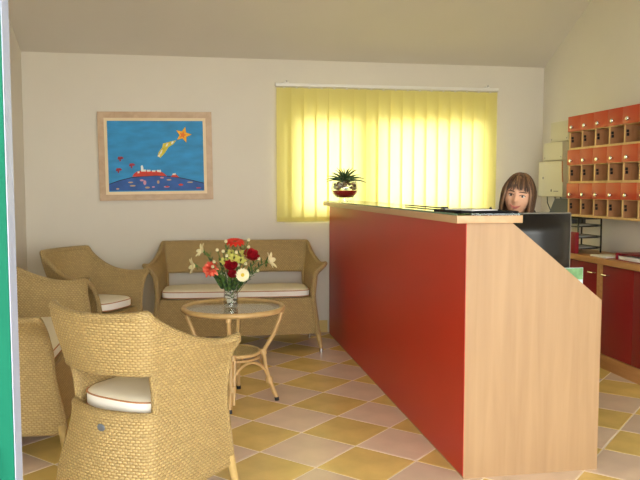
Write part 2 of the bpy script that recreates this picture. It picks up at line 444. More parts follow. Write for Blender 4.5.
# ------------------------------------------------------------------ reception counter
ct = thing('reception_counter', 'long red reception counter with beech end panel and glass covered top', 'counter', (1.147, 2.92, 0))
MB().box(0, .003, 0, 3.18, .012, 1.13).build('front_panel', 'red', ct, smooth=False)
MB().bbox(.0032, .0222, .0285, 3.18, .0, 1.13, .001).build('core_panel', 'beech', ct)
# sloped end panel
poly = [(.0032, 0), (.645, 0), (.645, .779), (.211, 1.13), (.0032, 1.13)]
MB().prism(poly, .028, 'y', 0).build('end_panel', 'beech', ct, smooth=False)
MB().bbox(-.055, .243, -.035, 3.185, 1.1305, 1.163, .0015).build('counter_top', 'beech_h', ct)
gl = MB().box(-.048, .236, -.02, 3.17, 1.1635, 1.1715).build('glass_top', 'glass_c', ct, smooth=False)
MB().box(-.0495, -.048, -.02, 3.17, 1.1635, 1.1717).box(.236, .2375, -.02, 3.17, 1.1635, 1.1717).box(-.048, .236, 3.17, 3.1715, 1.1635, 1.1717).build('glass_edge', 'glass_edge', gl, smooth=False)
MB().bbox(.023, .66, .03, .56, .715, .74, .002).build('desk_return', 'beech_h', ct)
MB().bbox(.023, .36, .56, 3.12, .715, .74, .002).build('desk_shelf', 'beech_h', ct)
MB().bbox(.023, .36, 3.12, 3.145, .0, 1.13, .002).build('support_panel', 'beech', ct)
MB().bbox(.023, .36, 1.6, 1.62, .0, .715, .002).build('support_panel', 'beech', ct)
MB().bbox(.023, .12, .06, 3.1, 1.10, 1.13, .002).build('top_batten', 'beech_h', ct)

# things on the counter
pad = tag(MB().bbox(0, .262, 0, .36, 0, .010, .002).build('desk_pad', 'pad_black', loc=(1.118, 2.905, 1.1717)), 'thin black pad on the near end of the counter', 'desk pad')
mg = thing('magazine', 'pale magazine with grey print lying on the black pad', 'magazine', (1.22, 3.05, 1.1818), .25)
MB().bbox(-.07, .07, -.1, .1, 0, .005, .001).build('pages', 'paper', mg)
b = MB()
for k in range(7): b.box(-.055, .055-(k % 3)*.02, -.085+k*.024, -.073+k*.024, .0051, .0056)
b.build('print', 'paper_g', mg, smooth=False)
pn = thing('pen', 'dark pen with curved clip lying by the magazine', 'pen', (1.335, 3.1, 1.1868), 1.2)
MB().tube([(-.07,0,0),(-.066,0,0),(.055,0,0),(.07,0,0)], [.002,.005,.005,.0015]).build('barrel', 'black', pn)
MB().tube([(-.06,0,.005),(-.055,0,.010),(-.02,0,.006)], .0015, 6).build('clip', 'chrome', pn)
rl = thing('wooden_ruler', 'long thin dark strip lying lengthwise on the counter glass', 'ruler', (1.265, 3.84, 1.1717))
MB().bbox(-.011, .011, -.3, .36, .003, .009, .0015).build('strip', 'dark_grey', rl)
MB().bbox(-.014, .014, -.335, -.3, 0, .014, .003).build('end_cap', 'black', rl)

# potted succulent in a glass bowl
pp = thing('potted_succulent', 'spiky green succulent in a glass bowl of red sand on counter', 'potted plant', (1.252, 5.96, 1.1717))
MB().lathe([(0,.0),(.062,0),(.062,.004),(.03,.006),(.03,.022),(.07,.028),(.102,.06),(.115,.1),(.108,.15),(.096,.168),(.093,.168),(.105,.148),(.111,.1),(.099,.062),(.068,.032),(0,.027)], 32).build('glass_bowl', 'vase_glass', pp)
MB().lathe([(0,.0285),(.066,.0335),(.097,.063),(.108,.088),(0,.09)], 32).build('red_sand', 'sand_red', pp)
rnd = random.Random(3)
for k in range(46):
    a = rnd.random()*2*PI; r = .09*math.sqrt(rnd.random()) if k > 26 else .088+.006*rnd.random(); z = .1+.055*rnd.random()
    if z > .13: r = min(r, .084)
    MB().ball((r*math.cos(a), r*math.sin(a), z), .013+.005*rnd.random(), 7, 5, 1, 1, .75).build('pebble', 'pebble' if rnd.random() < .6 else 'pebble_w', pp)
for k in range(30):
    a = k*2.39996; el = math.radians(18+62*(k/30.0)); L = .18-.035*(k/30)+rnd.uniform(-.01, .015)
    pts = []; rs = []
    for i in range(7):
        t = i/6; e = el+.35*(.5-t)
        h = L*t
        pts.append((math.cos(a)*math.cos(e)*h, math.sin(a)*math.cos(e)*h, .155+math.sin(e)*h-.03*t*t*math.cos(el)))
        rs.append(.0115*(1-t)**.7*(1 if i else .8)+.0008)
    q = MB().tube(pts, rs, 6)
    q.build('leaf', 'leafd', pp)

# ------------------------------------------------------------------ wicker furniture
def smooth(t): return t*t*(3-2*t)
def interp(tab, z):
    if z <= tab[0][0]: return tab[0][1]
    for (a, va), (b, vb) in zip(tab, tab[1:]):
        if z <= b: return va+(vb-va)*smooth((z-a)/(b-a))
    return tab[-1][1]
def rim_tube(path, r, n=12):
    mb = MB().tube(path, r, n, caps=False); u = 0; mb.uv = []
    for i, p in enumerate(path):
        if i: u += (Vector(p)-Vector(path[i-1])).length
        mb.uv += [(u, .0105*8*abs(2*k/n-1)) for k in range(n)]
    return mb
def wicker(name, label, cat, loc, phi, P, group, badge=True):
    root = thing(name, label, cat, loc, phi-PI/2, group)
    wb, wf, yb, yf = P['wb'], P['wf'], P['yb'], P['yf']
    nS, nC, nB = 16, 7, P['nB']; rad = P['rad']; bow = P['bow']
    def plan(z, inset=0.0):
        b = interp(wb, z); f = interp(wf, z); y0 = interp(yb, z); y1 = interp(yf, z)
        B = Vector((b, y0)); F = Vector((f, y1)); BL = Vector((-b, y0))
        dF = (F-B).normalized(); dB = Vector((-1, 0))
        A = B+dF*rad; D = B+dB*rad
        R = [F+(A-F)*(i/nS) for i in range(nS)]
        for i in range(nC):
            t = i/nC; R.append(A*(1-t)**2+B*2*t*(1-t)+D*t*t)
        half = [D+(Vector((0, y0))-D)*(i/(nB/2)) for i in range(nB//2)]
        R += half; mid = [Vector((0, y0))]
        R += mid
        pts = R+[Vector((-p.x, p.y)) for p in reversed(R[:-1])]
        out = []
        for p in pts:
            q = p.copy()
            if abs(p.x) < b: q.y -= bow*math.cos(PI/2*p.x/b)*max(0, 1-(p.y-y0)/(rad*2)) if p.y-y0 < rad*2 else 0
            out.append(q)
        return out
    base = plan(.40); NC = len(base)
    AL = [0.0]
    for i in range(1, NC): AL.append(AL[-1]+(base[i]-base[i-1]).length)
    # height of the rim at each column
    ztop, ztip = P['ztop'], P['ztip']
    def rim(i):
        k = min(i, NC-1-i)
        ck = nS+nC//2
        if k >= ck: return ztop-P.get('dip', 0)*(1-(base[k].x/base[ck].x)**2)
        t = 1-AL[k]/AL[ck]
        return ztip+(ztop-ztip)*(1-t)**P.get('pw', 1.8)+.02*t**7
    zl = [.14, .2, .26, .32, .38, .42, P['s0'], (P['s0']+P['s1'])/2, P['s1']]
    nU = 8; cols = []
    for i in range(NC):
        zr = rim(i); zs = zl+[P['s1']+(zr-P['s1'])*(q+1)/nU for q in range(nU)]
        cols.append(zs)
    cache = {}
    def pos(i, z):
        kz = round(z, 5)
        if kz not in cache: cache[kz] = plan(z)
        p = cache[kz][i]; return Vector((p.x, p.y, z))
    G_ = [[pos(i, z) for z in cols[i]] for i in range(NC)]; NR = len(zl)+nU
    U = [0.0]
    for i in range(1, NC): U.append(U[-1]+(base[i]-base[i-1]).length)
    th = .03
    def nrm(i, j):
        a = G_[min(i+1, NC-1)][j]-G_[max(i-1, 0)][j]; b_ = G_[i][min(j+1, NR-1)]-G_[i][max(j-1, 0)]
        n_ = a.cross(b_).normalized(); return n_
    vs = []; uv = []
    for i in range(NC):
        for j in range(NR): vs.append(G_[i][j]); uv.append((U[i], G_[i][j].z))
    off = len(vs)
    cen = Vector((0, .25, 0))
    for i in range(NC):
        for j in range(NR):
            n_ = nrm(i, j); p = G_[i][j]
            d = Vector((cen.x-p.x, cen.y-p.y, 0)) if abs(p.x) < interp(wb, p.z)-.03 else Vector((-p.x, .02, 0))
            if n_.dot(d) < 0: n_ = -n_
            n_.z *= .3; n_.normalize()
            vs.append(p+n_*th); uv.append((U[i], p.z))
    sl = P['slot']
    j0 = zl.index(P['s0']); j1 = zl.index(P['s1'])
    faces = []
    for i in range(NC-1):
        xm = (base[i].x+base[i+1].x)/2
        isback = min(i, NC-2-i) >= nS
        for j in range(NR-1):
            if isback and abs(xm) < sl and j0 <= j < j1: continue
            faces.append((i*NR+j, (i+1)*NR+j, (i+1)*NR+j+1, i*NR+j+1))
    ec = {}
    for f in faces:
        for a, b_ in zip(f, f[1:]+f[:1]): ec[frozenset((a, b_))] = ec.get(frozenset((a, b_)), 0)+1
    al = []
    for f in faces:
        al.append(f); al.append(tuple(v+off for v in reversed(f)))
        for a, b_ in zip(f, f[1:]+f[:1]):
            if ec[frozenset((a, b_))] == 1: al.append((b_, a, a+off, b_+off))
    mb = MB().add(vs, al); mb.uv = uv
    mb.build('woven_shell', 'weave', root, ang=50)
    # rolled rim: up the front edge, round the top, down the other front edge
    inn = lambda i, j: (vs[i*NR+j]+vs[off+i*NR+j])/2
    path = [inn(0, j) for j in range(0, NR-1)]+[inn(i, NR-1) for i in range(NC)]+[inn(NC-1, j) for j in range(NR-2, -1, -1)]
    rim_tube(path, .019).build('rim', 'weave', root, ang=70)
    # slot edging
    sidx = [i for i in range(NC) if nS <= min(i, NC-1-i) and abs(base[i].x) <= sl+.012]
    if sidx:
        loop = [inn(i, j0) for i in sidx]+[inn(sidx[-1], (j0+j1)//2)]+[inn(i, j1) for i in reversed(sidx)]+[inn(sidx[0], (j0+j1)//2)]
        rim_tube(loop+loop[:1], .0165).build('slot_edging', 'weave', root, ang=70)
    # lower edge
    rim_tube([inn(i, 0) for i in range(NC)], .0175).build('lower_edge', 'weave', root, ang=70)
    # front skirt
    fz = [.14, .2, .26, .32, .38, .41]; nx = 24; fv = []; fu = []
    for z in fz:
        f = interp(wf, z)-.015; y = interp(yf, z)-.02
        for k in range(nx+1):
            x = -f+2*f*k/nx; fv.append((x, y+.015*math.cos(PI/2*x/f), z)); fu.append((x+5, z))
    o2 = len(fv)
    fv += [(x, y-.025, z) for x, y, z in fv]; fu += fu
    ff = []
    for r in range(len(fz)-1):
        for k in range(nx):
            a = r*(nx+1)+k; q = (a, a+1, a+nx+2, a+nx+1); ff.append(q); ff.append(tuple(v+o2 for v in reversed(q)))
    top = (len(fz)-1)*(nx+1)
    for k in range(nx):
        ff.append((top+k, top+k+1, top+k+1+o2, top+k+o2)); ff.append((k+1, k, k+o2, k+1+o2))
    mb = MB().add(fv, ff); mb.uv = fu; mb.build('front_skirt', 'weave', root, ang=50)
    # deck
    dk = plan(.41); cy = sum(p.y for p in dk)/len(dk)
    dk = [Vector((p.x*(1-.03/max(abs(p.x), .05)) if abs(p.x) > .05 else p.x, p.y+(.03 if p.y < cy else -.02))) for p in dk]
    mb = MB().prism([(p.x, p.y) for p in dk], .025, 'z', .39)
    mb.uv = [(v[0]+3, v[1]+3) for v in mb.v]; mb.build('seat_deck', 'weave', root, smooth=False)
    # legs with metal caps
    for sx in (-1, 1):
        for fr in (0, 1):
            if fr: x, y, xb, yb_ = interp(wf, .16)-.012, interp(yf, .16)-.008, interp(wf, 0), interp(yf, 0)
            else: x, y, xb, yb_ = interp(wb, .16)-.035, interp(yb, .16)+.03, interp(wb, 0)-.02, interp(yb, 0)+.01
            lg = MB().tube([(sx*x, y, .17), (sx*(x+xb)/2, (y+yb_)/2, .09), (sx*xb, yb_, .028)], [.021, .018, .014], 10).build('leg', 'cane', root)
            MB().tube([(sx*xb, yb_, .03), (sx*xb, yb_, 0)], .0145, 10).build('leg_cap', 'chrome', lg)
    if badge:
        q = plan(.405)[NC//2]
        mb = MB().ball((0, 0, 0), .02, 16, 8, 1.0, .15, .7); mb.build('badge', 'badge', root, (q.x+.025, q.y-.003, .40))
    return root

def cushion(name, label, loc, phi, a, b, yc, ex, group, z0=.417, h=.062):
    root = thing(name, label, 'cushion', (loc[0], loc[1], 0), phi-PI/2, group)
    n = 72
    def ring(s, z):
        o = []
        for k in range(n):
            t = 2*PI*k/n; cs, sn = math.cos(t), math.sin(t)
            x = math.copysign(abs(cs)**(2/ex), cs)*a; y = math.copysign(abs(sn)**(2/ex), sn)*b
            L = math.hypot(x, y); k2 = (L-s)/L if L > 1e-6 else 1
            o.append((x*k2, yc+y*k2, z))
        return o
    def stack(rings, close):
        mb = MB(); vs = [p for r in rings for p in r]; fs = []
        for i in range(len(rings)-1):
            for k in range(n): fs.append((i*n+k, i*n+(k+1) % n, (i+1)*n+(k+1) % n, (i+1)*n+k))
        fs.append(tuple(range(n))[::-1]) if close else None
        return mb.add(vs, fs)
    stack([ring(.03, z0), ring(.004, z0+.006), ring(0, z0+.014), ring(0, z0+h-.016), ring(.003, z0+h-.009)], True).build('cushion_band', 'cush_side', root)
    top = [ring(.003, z0+h-.009), ring(.012, z0+h-.002), ring(.04, z0+h+.004), ring(.09, z0+h+.008), ring(.14, z0+h+.009)]
    t = stack(top, False); t.f.append(tuple(4*n+k for k in range(n))); t.build('cushion_top', 'cush', root)
    MB().tube(ring(.0, z0+h-.008), .0034, 6, closed=True).build('piping', 'piping', root)
    MB().tube(ring(.0, z0+.009), .0034, 6, closed=True).build('piping', 'piping', root)
    return root

CH = dict(wb=[(0,.27),(.14,.258),(.42,.215),(.6,.218),(.84,.256)], wf=[(0,.246),(.14,.238),(.45,.232),(.58,.255),(.70,.318)],
          yb=[(0,-.02),(.14,0),(.45,.05),(.84,-.01)], yf=[(0,.52),(.14,.505),(.45,.47),(.70,.46)],
          ztop=.832, ztip=.66, s0=.445, s1=.615, slot=.226, rad=.04, bow=.055, nB=24, pw=2.0, dip=.018)
CH2 = dict(CH, wf=[(0,.255),(.14,.247),(.45,.25),(.58,.275),(.66,.355)], ztip=.645, pw=3.0, dip=.0)
SF = dict(wb=[(0,.645),(.14,.635),(.42,.60),(.6,.60),(.84,.615)], wf=[(0,.655),(.14,.645),(.45,.618),(.58,.632),(.70,.72)],
          yb=[(0,-.02),(.14,0),(.45,.05),(.84,-.01)], yf=[(0,.58),(.14,.565),(.45,.51),(.70,.475)],
          ztop=.825, ztip=.662, s0=.455, s1=.59, slot=.568, rad=.05, bow=.02, nB=36, pw=2.2)
R_ = math.radians
wg = 'woven cane armchairs'; sg = 'woven cane sofas'; cg = 'seat cushions with brown piping'
def place(kind, label, x, y, deg, clabel, cname='seat_cushion', P=None):
    P = P or (CH if kind == 'a' else SF)
    o = wicker('wicker_armchair' if kind == 'a' else 'wicker_sofa', label, 'armchair' if kind == 'a' else 'sofa', (x, y, 0), R_(deg), P, wg if kind == 'a' else sg, badge=kind == 'a')
    cu = cushion(cname, clabel, (x, y), R_(deg), *((.212, .208, .268, 3.2) if kind == 'a' else (.582, .205, .275, 7.0)), cg, z0=.428 if kind == 'a' else .417, h=.066 if kind == 'a' else .062)
    return o, cu
a1, c1 = place('a', 'woven straw-coloured armchair seen from behind in the foreground', -.364, 2.705, 50, 'cream round seat cushion seen through the back slot of nearest armchair')
zp = MB().bbox(-.006, .006, -.004, .004, -.016, .0, .002).build('zip_tag', 'chrome', c1, (.14, .095, .448))
place('a', 'woven straw-coloured armchair in the far left corner beside the sofa', -.935, 5.40, -30, 'cream seat cushion on the armchair in the far left corner', P=CH2)
place('s', 'wide woven straw-coloured sofa against the back wall under the picture', .335, 6.06, -93, 'long cream cushion on the sofa at the back wall')
place('s', 'woven straw-coloured sofa along the left wall, partly behind the green door', -1.185, 4.08, 0, 'long cream cushion on the sofa at the left wall')

# ------------------------------------------------------------------ cane table with glass top
tb = thing('cane_table', 'round cane side table with glass top and arched bamboo legs', 'table', (.22, 4.27, 0), R_(-9))
TZ = .566
def ringpts(r, z, n=48): return [(r*math.cos(2*PI*k/n), r*math.sin(2*PI*k/n), z) for k in range(n)]
MB().tube(ringpts(.295, TZ), .0155, 10, closed=True).build('top_rim', 'bamboo', tb)
MB().tube(ringpts(.272, TZ-.014), .007, 8, closed=True).build('inner_ring', 'bamboo', tb)
MB().lathe([(0, TZ-.004), (.281, TZ-.004), (.281, TZ+.004), (0, TZ+.004)], 48).build('glass_disc', 'glass_t', tb, ang=30)
SZ = .30
MB().tube(ringpts(.155, SZ, 36), .0115, 8, closed=True).build('shelf_ring', 'bamboo', tb)
MB().tube(ringpts(.15, SZ-.03, 36), .008, 8, closed=True).build('shelf_ring', 'bamboo', tb)
MB().lathe([(0, SZ+.004), (.146, SZ+.004), (.146, SZ+.011), (0, SZ+.011)], 36).build('shelf_disc', 'glass_t', tb, ang=30)
MB().lathe([(0, SZ-.004), (.145, SZ-.004), (.145, SZ+.002), (0, SZ+.002)], 36).build('shelf_weave', 'wrap', tb, ang=30)
for k in range(4):
    a = k*PI/2; ca, sa = math.cos(a), math.sin(a)
    def at(r, z, t=0): return (r*ca-t*sa, r*sa+t*ca, z)
    up = [at(.288, TZ-.01), at(.275, .5), at(.235, .40), at(.185, .32), at(.178, SZ), at(.19, .2), at(.215, .12), at(.255, .02)]
    lg = MB().tube(up, .0125, 10).build('leg', 'bamboo', tb)
    MB().tube([at(.254, .022), at(.257, 0)], .0135, 10).build('foot_cap', 'black', lg)
    MB().tube([at(.166, SZ, .02), at(.185, .19, .02), at(.208, .12, .02), at(.235, .04, .02)], .009, 8).build('brace_pole', 'bamboo', tb)
    for z, r in ((.125, .212), (SZ, .176), (TZ-.02, .286)):
        MB().tube([at(r-.004, z+.016, .008 if z < .5 else 0), at(r, z-.016, .008 if z < .5 else 0)], .0225 if z < .5 else .0165, 10).build('cane_binding', 'wrap', tb)
    # arch to the next leg
    b_ = a+PI/2; p0 = Vector(at(.205, .14)); p1 = Vector((.205*math.cos(b_), .205*math.sin(b_), .14))
    arch = []
    for i in range(13):
        t = i/12; p = p0.lerp(p1, t); p.z = .14+.115*math.sin(PI*t)**.6; arch.append(p)
    MB().tube(arch, .0085, 8).build('arch', 'bamboo', tb)

# vase and flowers
VX, VY, VZ = .205, 4.29, TZ+.0045
vs_ = thing('flower_vase', 'clear faceted glass vase holding the mixed bouquet', 'vase', (VX, VY, VZ))
MB().lathe([(0,0),(.036,0),(.043,.006),(.045,.05),(.041,.1),(.046,.138),(.043,.138),(.038,.1),(.041,.05),(.039,.012),(0,.01)], 20).build('glass_body', 'vase_glass', vs_, ang=25)
rnd = random.Random(11)
for k in range(64):
    a = rnd.random()*2*PI; r = .034*math.sqrt(rnd.random()); z = .02+.085*rnd.random()
    o = MB().ball((0, 0, 0), .0085, 6, 4, 1, .8, .7).build('glass_pebble', 'pebble_w' if k % 4 else 'mon_grey', vs_, (r*math.cos(a), r*math.sin(a), z))
# where a pixel of the bouquet lies, at depth Y (for laying out the stems)
cy_, sy_ = math.cos(R_(9.89)), math.sin(R_(9.89)); cp, sp_ = math.cos(R_(4.145)), math.sin(R_(4.145))
FW = Vector((sy_*cp, cy_*cp, -sp_)); RT = Vector((cy_, -sy_, 0)); UP = RT.cross(FW)
def at_px(u, v, Y):
    r = FW+RT*((u-320)/715.7)-UP*((v-240)/715.7); t = Y/r.y
    return Vector((0, 0, 1.28))+r*t
def orient(d):
    return Vector((0, 0, 1)).rotation_difference(Vector(d).normalized()).to_matrix().to_4x4()
def petal(mb, L, wd, az, el, curl=.3, z0=0, r0=.004):
    """one thick petal leaving the axis at azimuth az, elevation el"""
    pts = []; n = 5; vs = []
    for i in range(n+1):
        t = i/n; e = el-curl*t
        rr = r0+L*t*math.cos(e); zz = z0+L*t*math.sin(e)
        w_ = wd*math.sin(PI*(.12+.80*t))**.8
        for s, dz in ((-1, .0), (0, -.12*w_), (1, .0)):
            vs.append((rr*math.cos(az)-s*w_*math.sin(az), rr*math.sin(az)+s*w_*math.cos(az), zz+dz))
    fs = []
    for i in range(n):
        for s in range(2): fs.append((i*3+s, i*3+s+1, i*3+s+4, i*3+s+3))
    o = len(vs); vs2 = [(x, y, z-.0012) for x, y, z in vs]
    fs += [tuple(q+o for q in reversed(f)) for f in fs]
    for i in range(n): fs += [(i*3, (i+1)*3, (i+1)*3+o, i*3+o), (i*3+2, i*3+2+o, (i+1)*3+2+o, (i+1)*3+2)]
    mb.add(vs+vs2, fs)
def flower(kind, label, u, v, dY, size, name, grp, face=None):
    c_ = at_px(u, v, VY+dY)
    mouth = Vector((VX+(c_.x-VX)*.15, VY+(c_.y-VY)*.15, VZ+.128)); foot = Vector((VX-(c_.x-VX)*.08, VY-(c_.y-VY)*.08, VZ+.02))
    root = thing(name, label, 'flower', c_, 0, grp)
    out = Vector((c_.x-VX, c_.y-VY, c_.z-VZ-.06)).normalized()
    d = Vector(face) if face else (out+Vector((-.05, -.75, .15))).normalized()
    mid = mouth.lerp(c_, .55)+Vector((0, 0, .012))
    MB().tube([foot-c_, mouth-c_, mid-c_, -d*size*.25], .0022, 6).build('stem', 'stem', root)
    def put(mb, nm, m):
        mb.xf(orient(d)); return mb.build(nm, m, root)
    rn = random.Random(int(u*7+v))
    if kind in ('rose', 'carnation'):
        m = {'rose': 'darkred', 'carnation': 'coral'}[kind]
        lay = [(8, -.15, 1.0), (8, .25, .92), (7, .6, .8), (6, .9, .66), (5, 1.2, .5)] if kind == 'rose' else [(12, -.5, 1.0), (12, -.1, 1.0), (12, .3, .95), (10, .7, .85), (9, 1.05, .7), (6, 1.35, .55)]
        for li, (n_, el, ls) in enumerate(lay):
            for k in range(n_):
                mb = MB(); petal(mb, size*ls*(1 if kind == 'rose' else rn.uniform(.82, 1.08)), size*(.42 if kind == 'rose' else .2), 2*PI*k/n_+li*.5+rn.uniform(-.1, .1), el+.25+(0 if kind == 'rose' else rn.uniform(-.25, .25)), -.5 if kind == 'rose' else .25)
                put(mb, 'petal', m if kind == 'rose' or rn.random() < .7 else 'coral_l')
        put(MB().ball((0, 0, 0), size*.3, 8, 6, 1, 1, .8), 'calyx', 'leaf')
    elif kind == 'gerbera':
        for li, (n_, el) in enumerate(((12, .55), (10, .85))):
            for k in range(n_):
                mb = MB(); petal(mb, size*(1-.12*li), size*.22, 2*PI*k/n_+li*.3, el, .7); put(mb, 'petal', 'redfl')
        put(MB().ball((0, 0, .0), size*.22, 10, 6, 1, 1, .6), 'flower_centre', 'dkbud')
    elif kind == 'daisy':
        for li in range(2):
            for k in range(14):
                mb = MB(); petal(mb, size, size*.16, 2*PI*k/14+li*.2, .15+.2*li, .1, 0, .004); put(mb, 'petal', 'cream')
        put(MB().ball((0, 0, size*.1), size*.3, 12, 6, 1, 1, .5), 'flower_centre', 'daisyc')
    elif kind == 'lily':
        for k in range(6):
            mb = MB(); petal(mb, size*1.25, size*.3, 2*PI*k/6+rn.uniform(-.1, .1), .95, .45); put(mb, 'petal', 'lily')
        put(MB().ball((0, 0, -size*.1), size*.2, 8, 6, 1, 1, 1.6), 'calyx', 'leaf')
        for s in (-1, 1):
            mb = MB(); petal(mb, size*1.1, size*.2, s*1.6, .5, .3, -size*.3); put(mb, 'leaf', 'leaf')
    elif kind == 'alstro':
        for k in range(6):
            mb = MB(); petal(mb, size, size*.34, 2*PI*k/6, .5, .1); put(mb, 'petal', 'ygreen')
        for k in range(5):
            a = 2*PI*k/5; put(MB().tube([(0,0,0),(size*.2*math.cos(a), size*.2*math.sin(a), size*.6)], .0015, 5), 'stamen', 'dkbud')
    elif kind == 'bud':
        for k in range(5):
            mb = MB(); petal(mb, size*1.3, size*.55, 2*PI*k/5, 1.1, -.35); put(mb, 'petal', 'cream')
        put(MB().ball((0, 0, -size*.1), size*.55, 8, 6, 1, 1, .8), 'calyx', 'leaf')
    elif kind == 'olive':
        put(MB().ball((0, 0, 0), size, 10, 8, 1, 1, .95), 'seed_head', 'dkbud')
        for k in range(7):
            mb = MB(); petal(mb, size*1.2, size*.3, 2*PI*k/7, .4, -.6, -size*.6); put(mb, 'sepal', 'leaf')
    return root
fg = 'flowers in the glass vase'
flower('gerbera', 'bright red open flower at the top of the bouquet', 235, 242, 0, .058, 'red_flower', fg, (.0, -.25, 1))
flower('rose', 'large dark red rose on the right of the bouquet', 250.4, 257, -.03, .054, 'red_rose', fg)
flower('rose', 'dark red rose in the middle of the bouquet', 231, 267, -.07, .044, 'red_rose', fg)
flower('rose', 'small dark red rose low in the middle, above the vase', 232.5, 275, -.075, .03, 'red_rose', fg)
flower('carnation', 'coral red carnation on the left of the bouquet', 210.8, 269, -.04, .05, 'carnation', fg)
flower('daisy', 'white daisy with yellow centre low in the bouquet', 242.5, 275, -.085, .037, 'daisy', fg, (.1, -1, .15))
flower('lily', 'pale lily bud reaching out at far left, level with the carnation', 195, 266, .0, .044, 'lily', fg, (-1, -.25, .05))
flower('lily', 'pale lily bud at upper left of the bouquet', 203, 251.5, .02, .04, 'lily', fg, (-.8, -.3, .4))
flower('lily', 'pale lily reaching out at far right of the bouquet', 268, 261.5, .0, .05, 'lily', fg, (.8, -.4, .35))
flower('alstro', 'yellow-green star flower right above the middle rose', 234, 259, -.055, .034, 'star_flower', fg)
flower('alstro', 'yellow-green star flower between the two big roses', 240.5, 261, -.05, .032, 'star_flower', fg)
flower('alstro', 'yellow-green star flower at the upper middle of the bouquet', 231.5, 254, -.02, .03, 'star_flower', fg)
flower('alstro', 'yellow-green star flower below the seed heads, right side', 244, 254, -.03, .03, 'star_flower', fg)
flower('alstro', 'yellow-green star flower left of the middle rose', 225, 262, -.04, .03, 'star_flower', fg)
flower('olive', 'olive green seed head under the red top flower, left one', 234.6, 247.5, -.03, .018, 'seed_head', fg)
flower('olive', 'olive green seed head under the red top flower, right one', 242.5, 247, -.02, .019, 'seed_head', fg)
bl = [((217.5,251),'upper left beside the pale lily'), ((226,242.5),'left of the red top flower'), ((223.3,252.3),'upper left, above the carnation'), ((248.3,248),'right of the seed heads'), ((236.2,253.4),'just under the seed heads'),
      ((226.9,256.8),'left of the star flowers'), ((245.2,264.8),'left below the large rose'), ((258.1,259.6),'right of the large rose'), ((257,271.6),'low at the right'), ((214.4,262.7),'on top of the coral carnation'), ((213.3,267.6),'in front of the coral carnation'), ((248.3,241),'right of the red top flower'), ((238,266),'right of the middle rose')]
for (p, t) in bl: flower('bud', 'small cream bud '+t, p[0], p[1], -.075 if 'front' in t or 'on top' in t else -.04, .0135 if 'large' not in t else .014, 'cream_bud', fg)
# leaf sprigs
def sprig(u, v, dY, label):
    c_ = at_px(u, v, VY+dY); base = Vector((VX+(c_.x-VX)*.1, VY+(c_.y-VY)*.1, VZ+.05))
    root = thing('leaf_sprig', label, 'leaf', base, 0, 'green sprigs in the vase')
    d = c_-base; MB().tube([(0,0,0), d*.5+Vector((0,0,.008)), d], .0018, 5).build('stem', 'stem', root)
    for k in range(6):
        p = d*(.45+.11*k)
        for s in (-1, 1):
            mb = MB(); petal(mb, .034, .011, 0, .5, .5, 0, 0)
            q = (d.normalized()*.7+Vector((s*.5, -.3, .15))).normalized()
            mb.xf(Matrix.Translation(p) @ Vector((1,0,0)).rotation_difference(q).to_matrix().to_4x4()); mb.build('leaf', 'leaf' if k % 2 else 'leafd', root)
for (u, v, dY, t) in ((216,276,-.02,'at lower left'),(225,281,-.06,'just above the vase rim'),(252,270,-.03,'below the large rose'),(262,263,.01,'leading to the right lily'),(222,262,0,'behind the coral carnation'),(240,254,.02,'behind the star flowers'),(210,256,.02,'leading to the upper left lily'),(246,279,-.05,'beside the daisy'),(231,281,-.07,'low in the middle above the vase'),(238,280,-.07,'low at the right above the vase'),(219,271,-.04,'below the coral carnation'),(254,263,.0,'behind the large rose'),(228,249,.01,'at the top left')):
    sprig(u, v, dY, 'green leafy sprig '+t)

# ------------------------------------------------------------------ picture on the back wall
pc = thing('framed_picture', 'framed blue painting of a starfish over an island on back wall', 'picture', (-.316, YB, 1.547))
pc.rotation_euler = (0, -.013, 0)
W2, H2 = .465, .367
def mitre(mb, x, z, wd, y0, y1):
    o = [(-x,-z),(x,-z),(x,z),(-x,z)]; i = [(-x+wd,-z+wd),(x-wd,-z+wd),(x-wd,z-wd),(-x+wd,z-wd)]
    return o, i
o_, i_ = mitre(None, W2, H2, .05, 0, 0)
for k in range(4):
    q = [o_[k], o_[(k+1) % 4], i_[(k+1) % 4], i_[k]]
    MB().prism(q, .033, 'y', -.034).build('frame_side', 'frame_wood', pc, smooth=False)
o_, i_ = mitre(None, W2-.05, H2-.05, .024, 0, 0)
for k in range(4):
    q = [o_[k], o_[(k+1) % 4], i_[(k+1) % 4], i_[k]]
    MB().prism(q, .024, 'y', -.026).build('inner_slip', 'mat_cream', pc, smooth=False)
cv = MB().box(-W2+.07, W2-.07, -.018, -.003, -H2+.07, H2-.07).build('canvas', 'p_sky', pc, smooth=False)
S = .00203
def PX(u, v): return ((u-301)*S, -(v-263.5)*S)
def paint(name, polys, m, lay):
    for p in polys: MB().prism([PX(*q) for q in p], .0004, 'y', -.0184-.0004*lay).build(name, m, cv, smooth=False)
sea_top = [(109,377),(150,362),(200,350),(250,345),(300,343),(350,346),(400,354),(450,365),(493,377)]
paint('painted_sea', [[(109,404)]+sea_top+[(493,404)]], 'p_sea', 1)
ol = []
for (a, b) in zip(sea_top, sea_top[1:]): ol.append([(a[0],a[1]-1.5),(b[0],b[1]-1.5),(b[0],b[1]+2),(a[0],a[1]+2)])
paint('painted_outline', ol, 'p_line', 2)
def star(cx, cy, R, r, n, ph): return [((R if k % 2 == 0 else r)*math.cos(PI*k/n+ph)+cx, (R if k % 2 == 0 else r)*math.sin(PI*k/n+ph)+cy) for k in range(2*n)]
paint('painted_star_outline', [star(413,176,35.5,16,5,-1.3)], 'p_line', 1)
paint('painted_star', [star(413,176,34,15,5,-1.3)], 'p_star', 2)
paint('painted_star_core', [star(411,177,16,7,5,-1.3)], 'p_starc', 3)
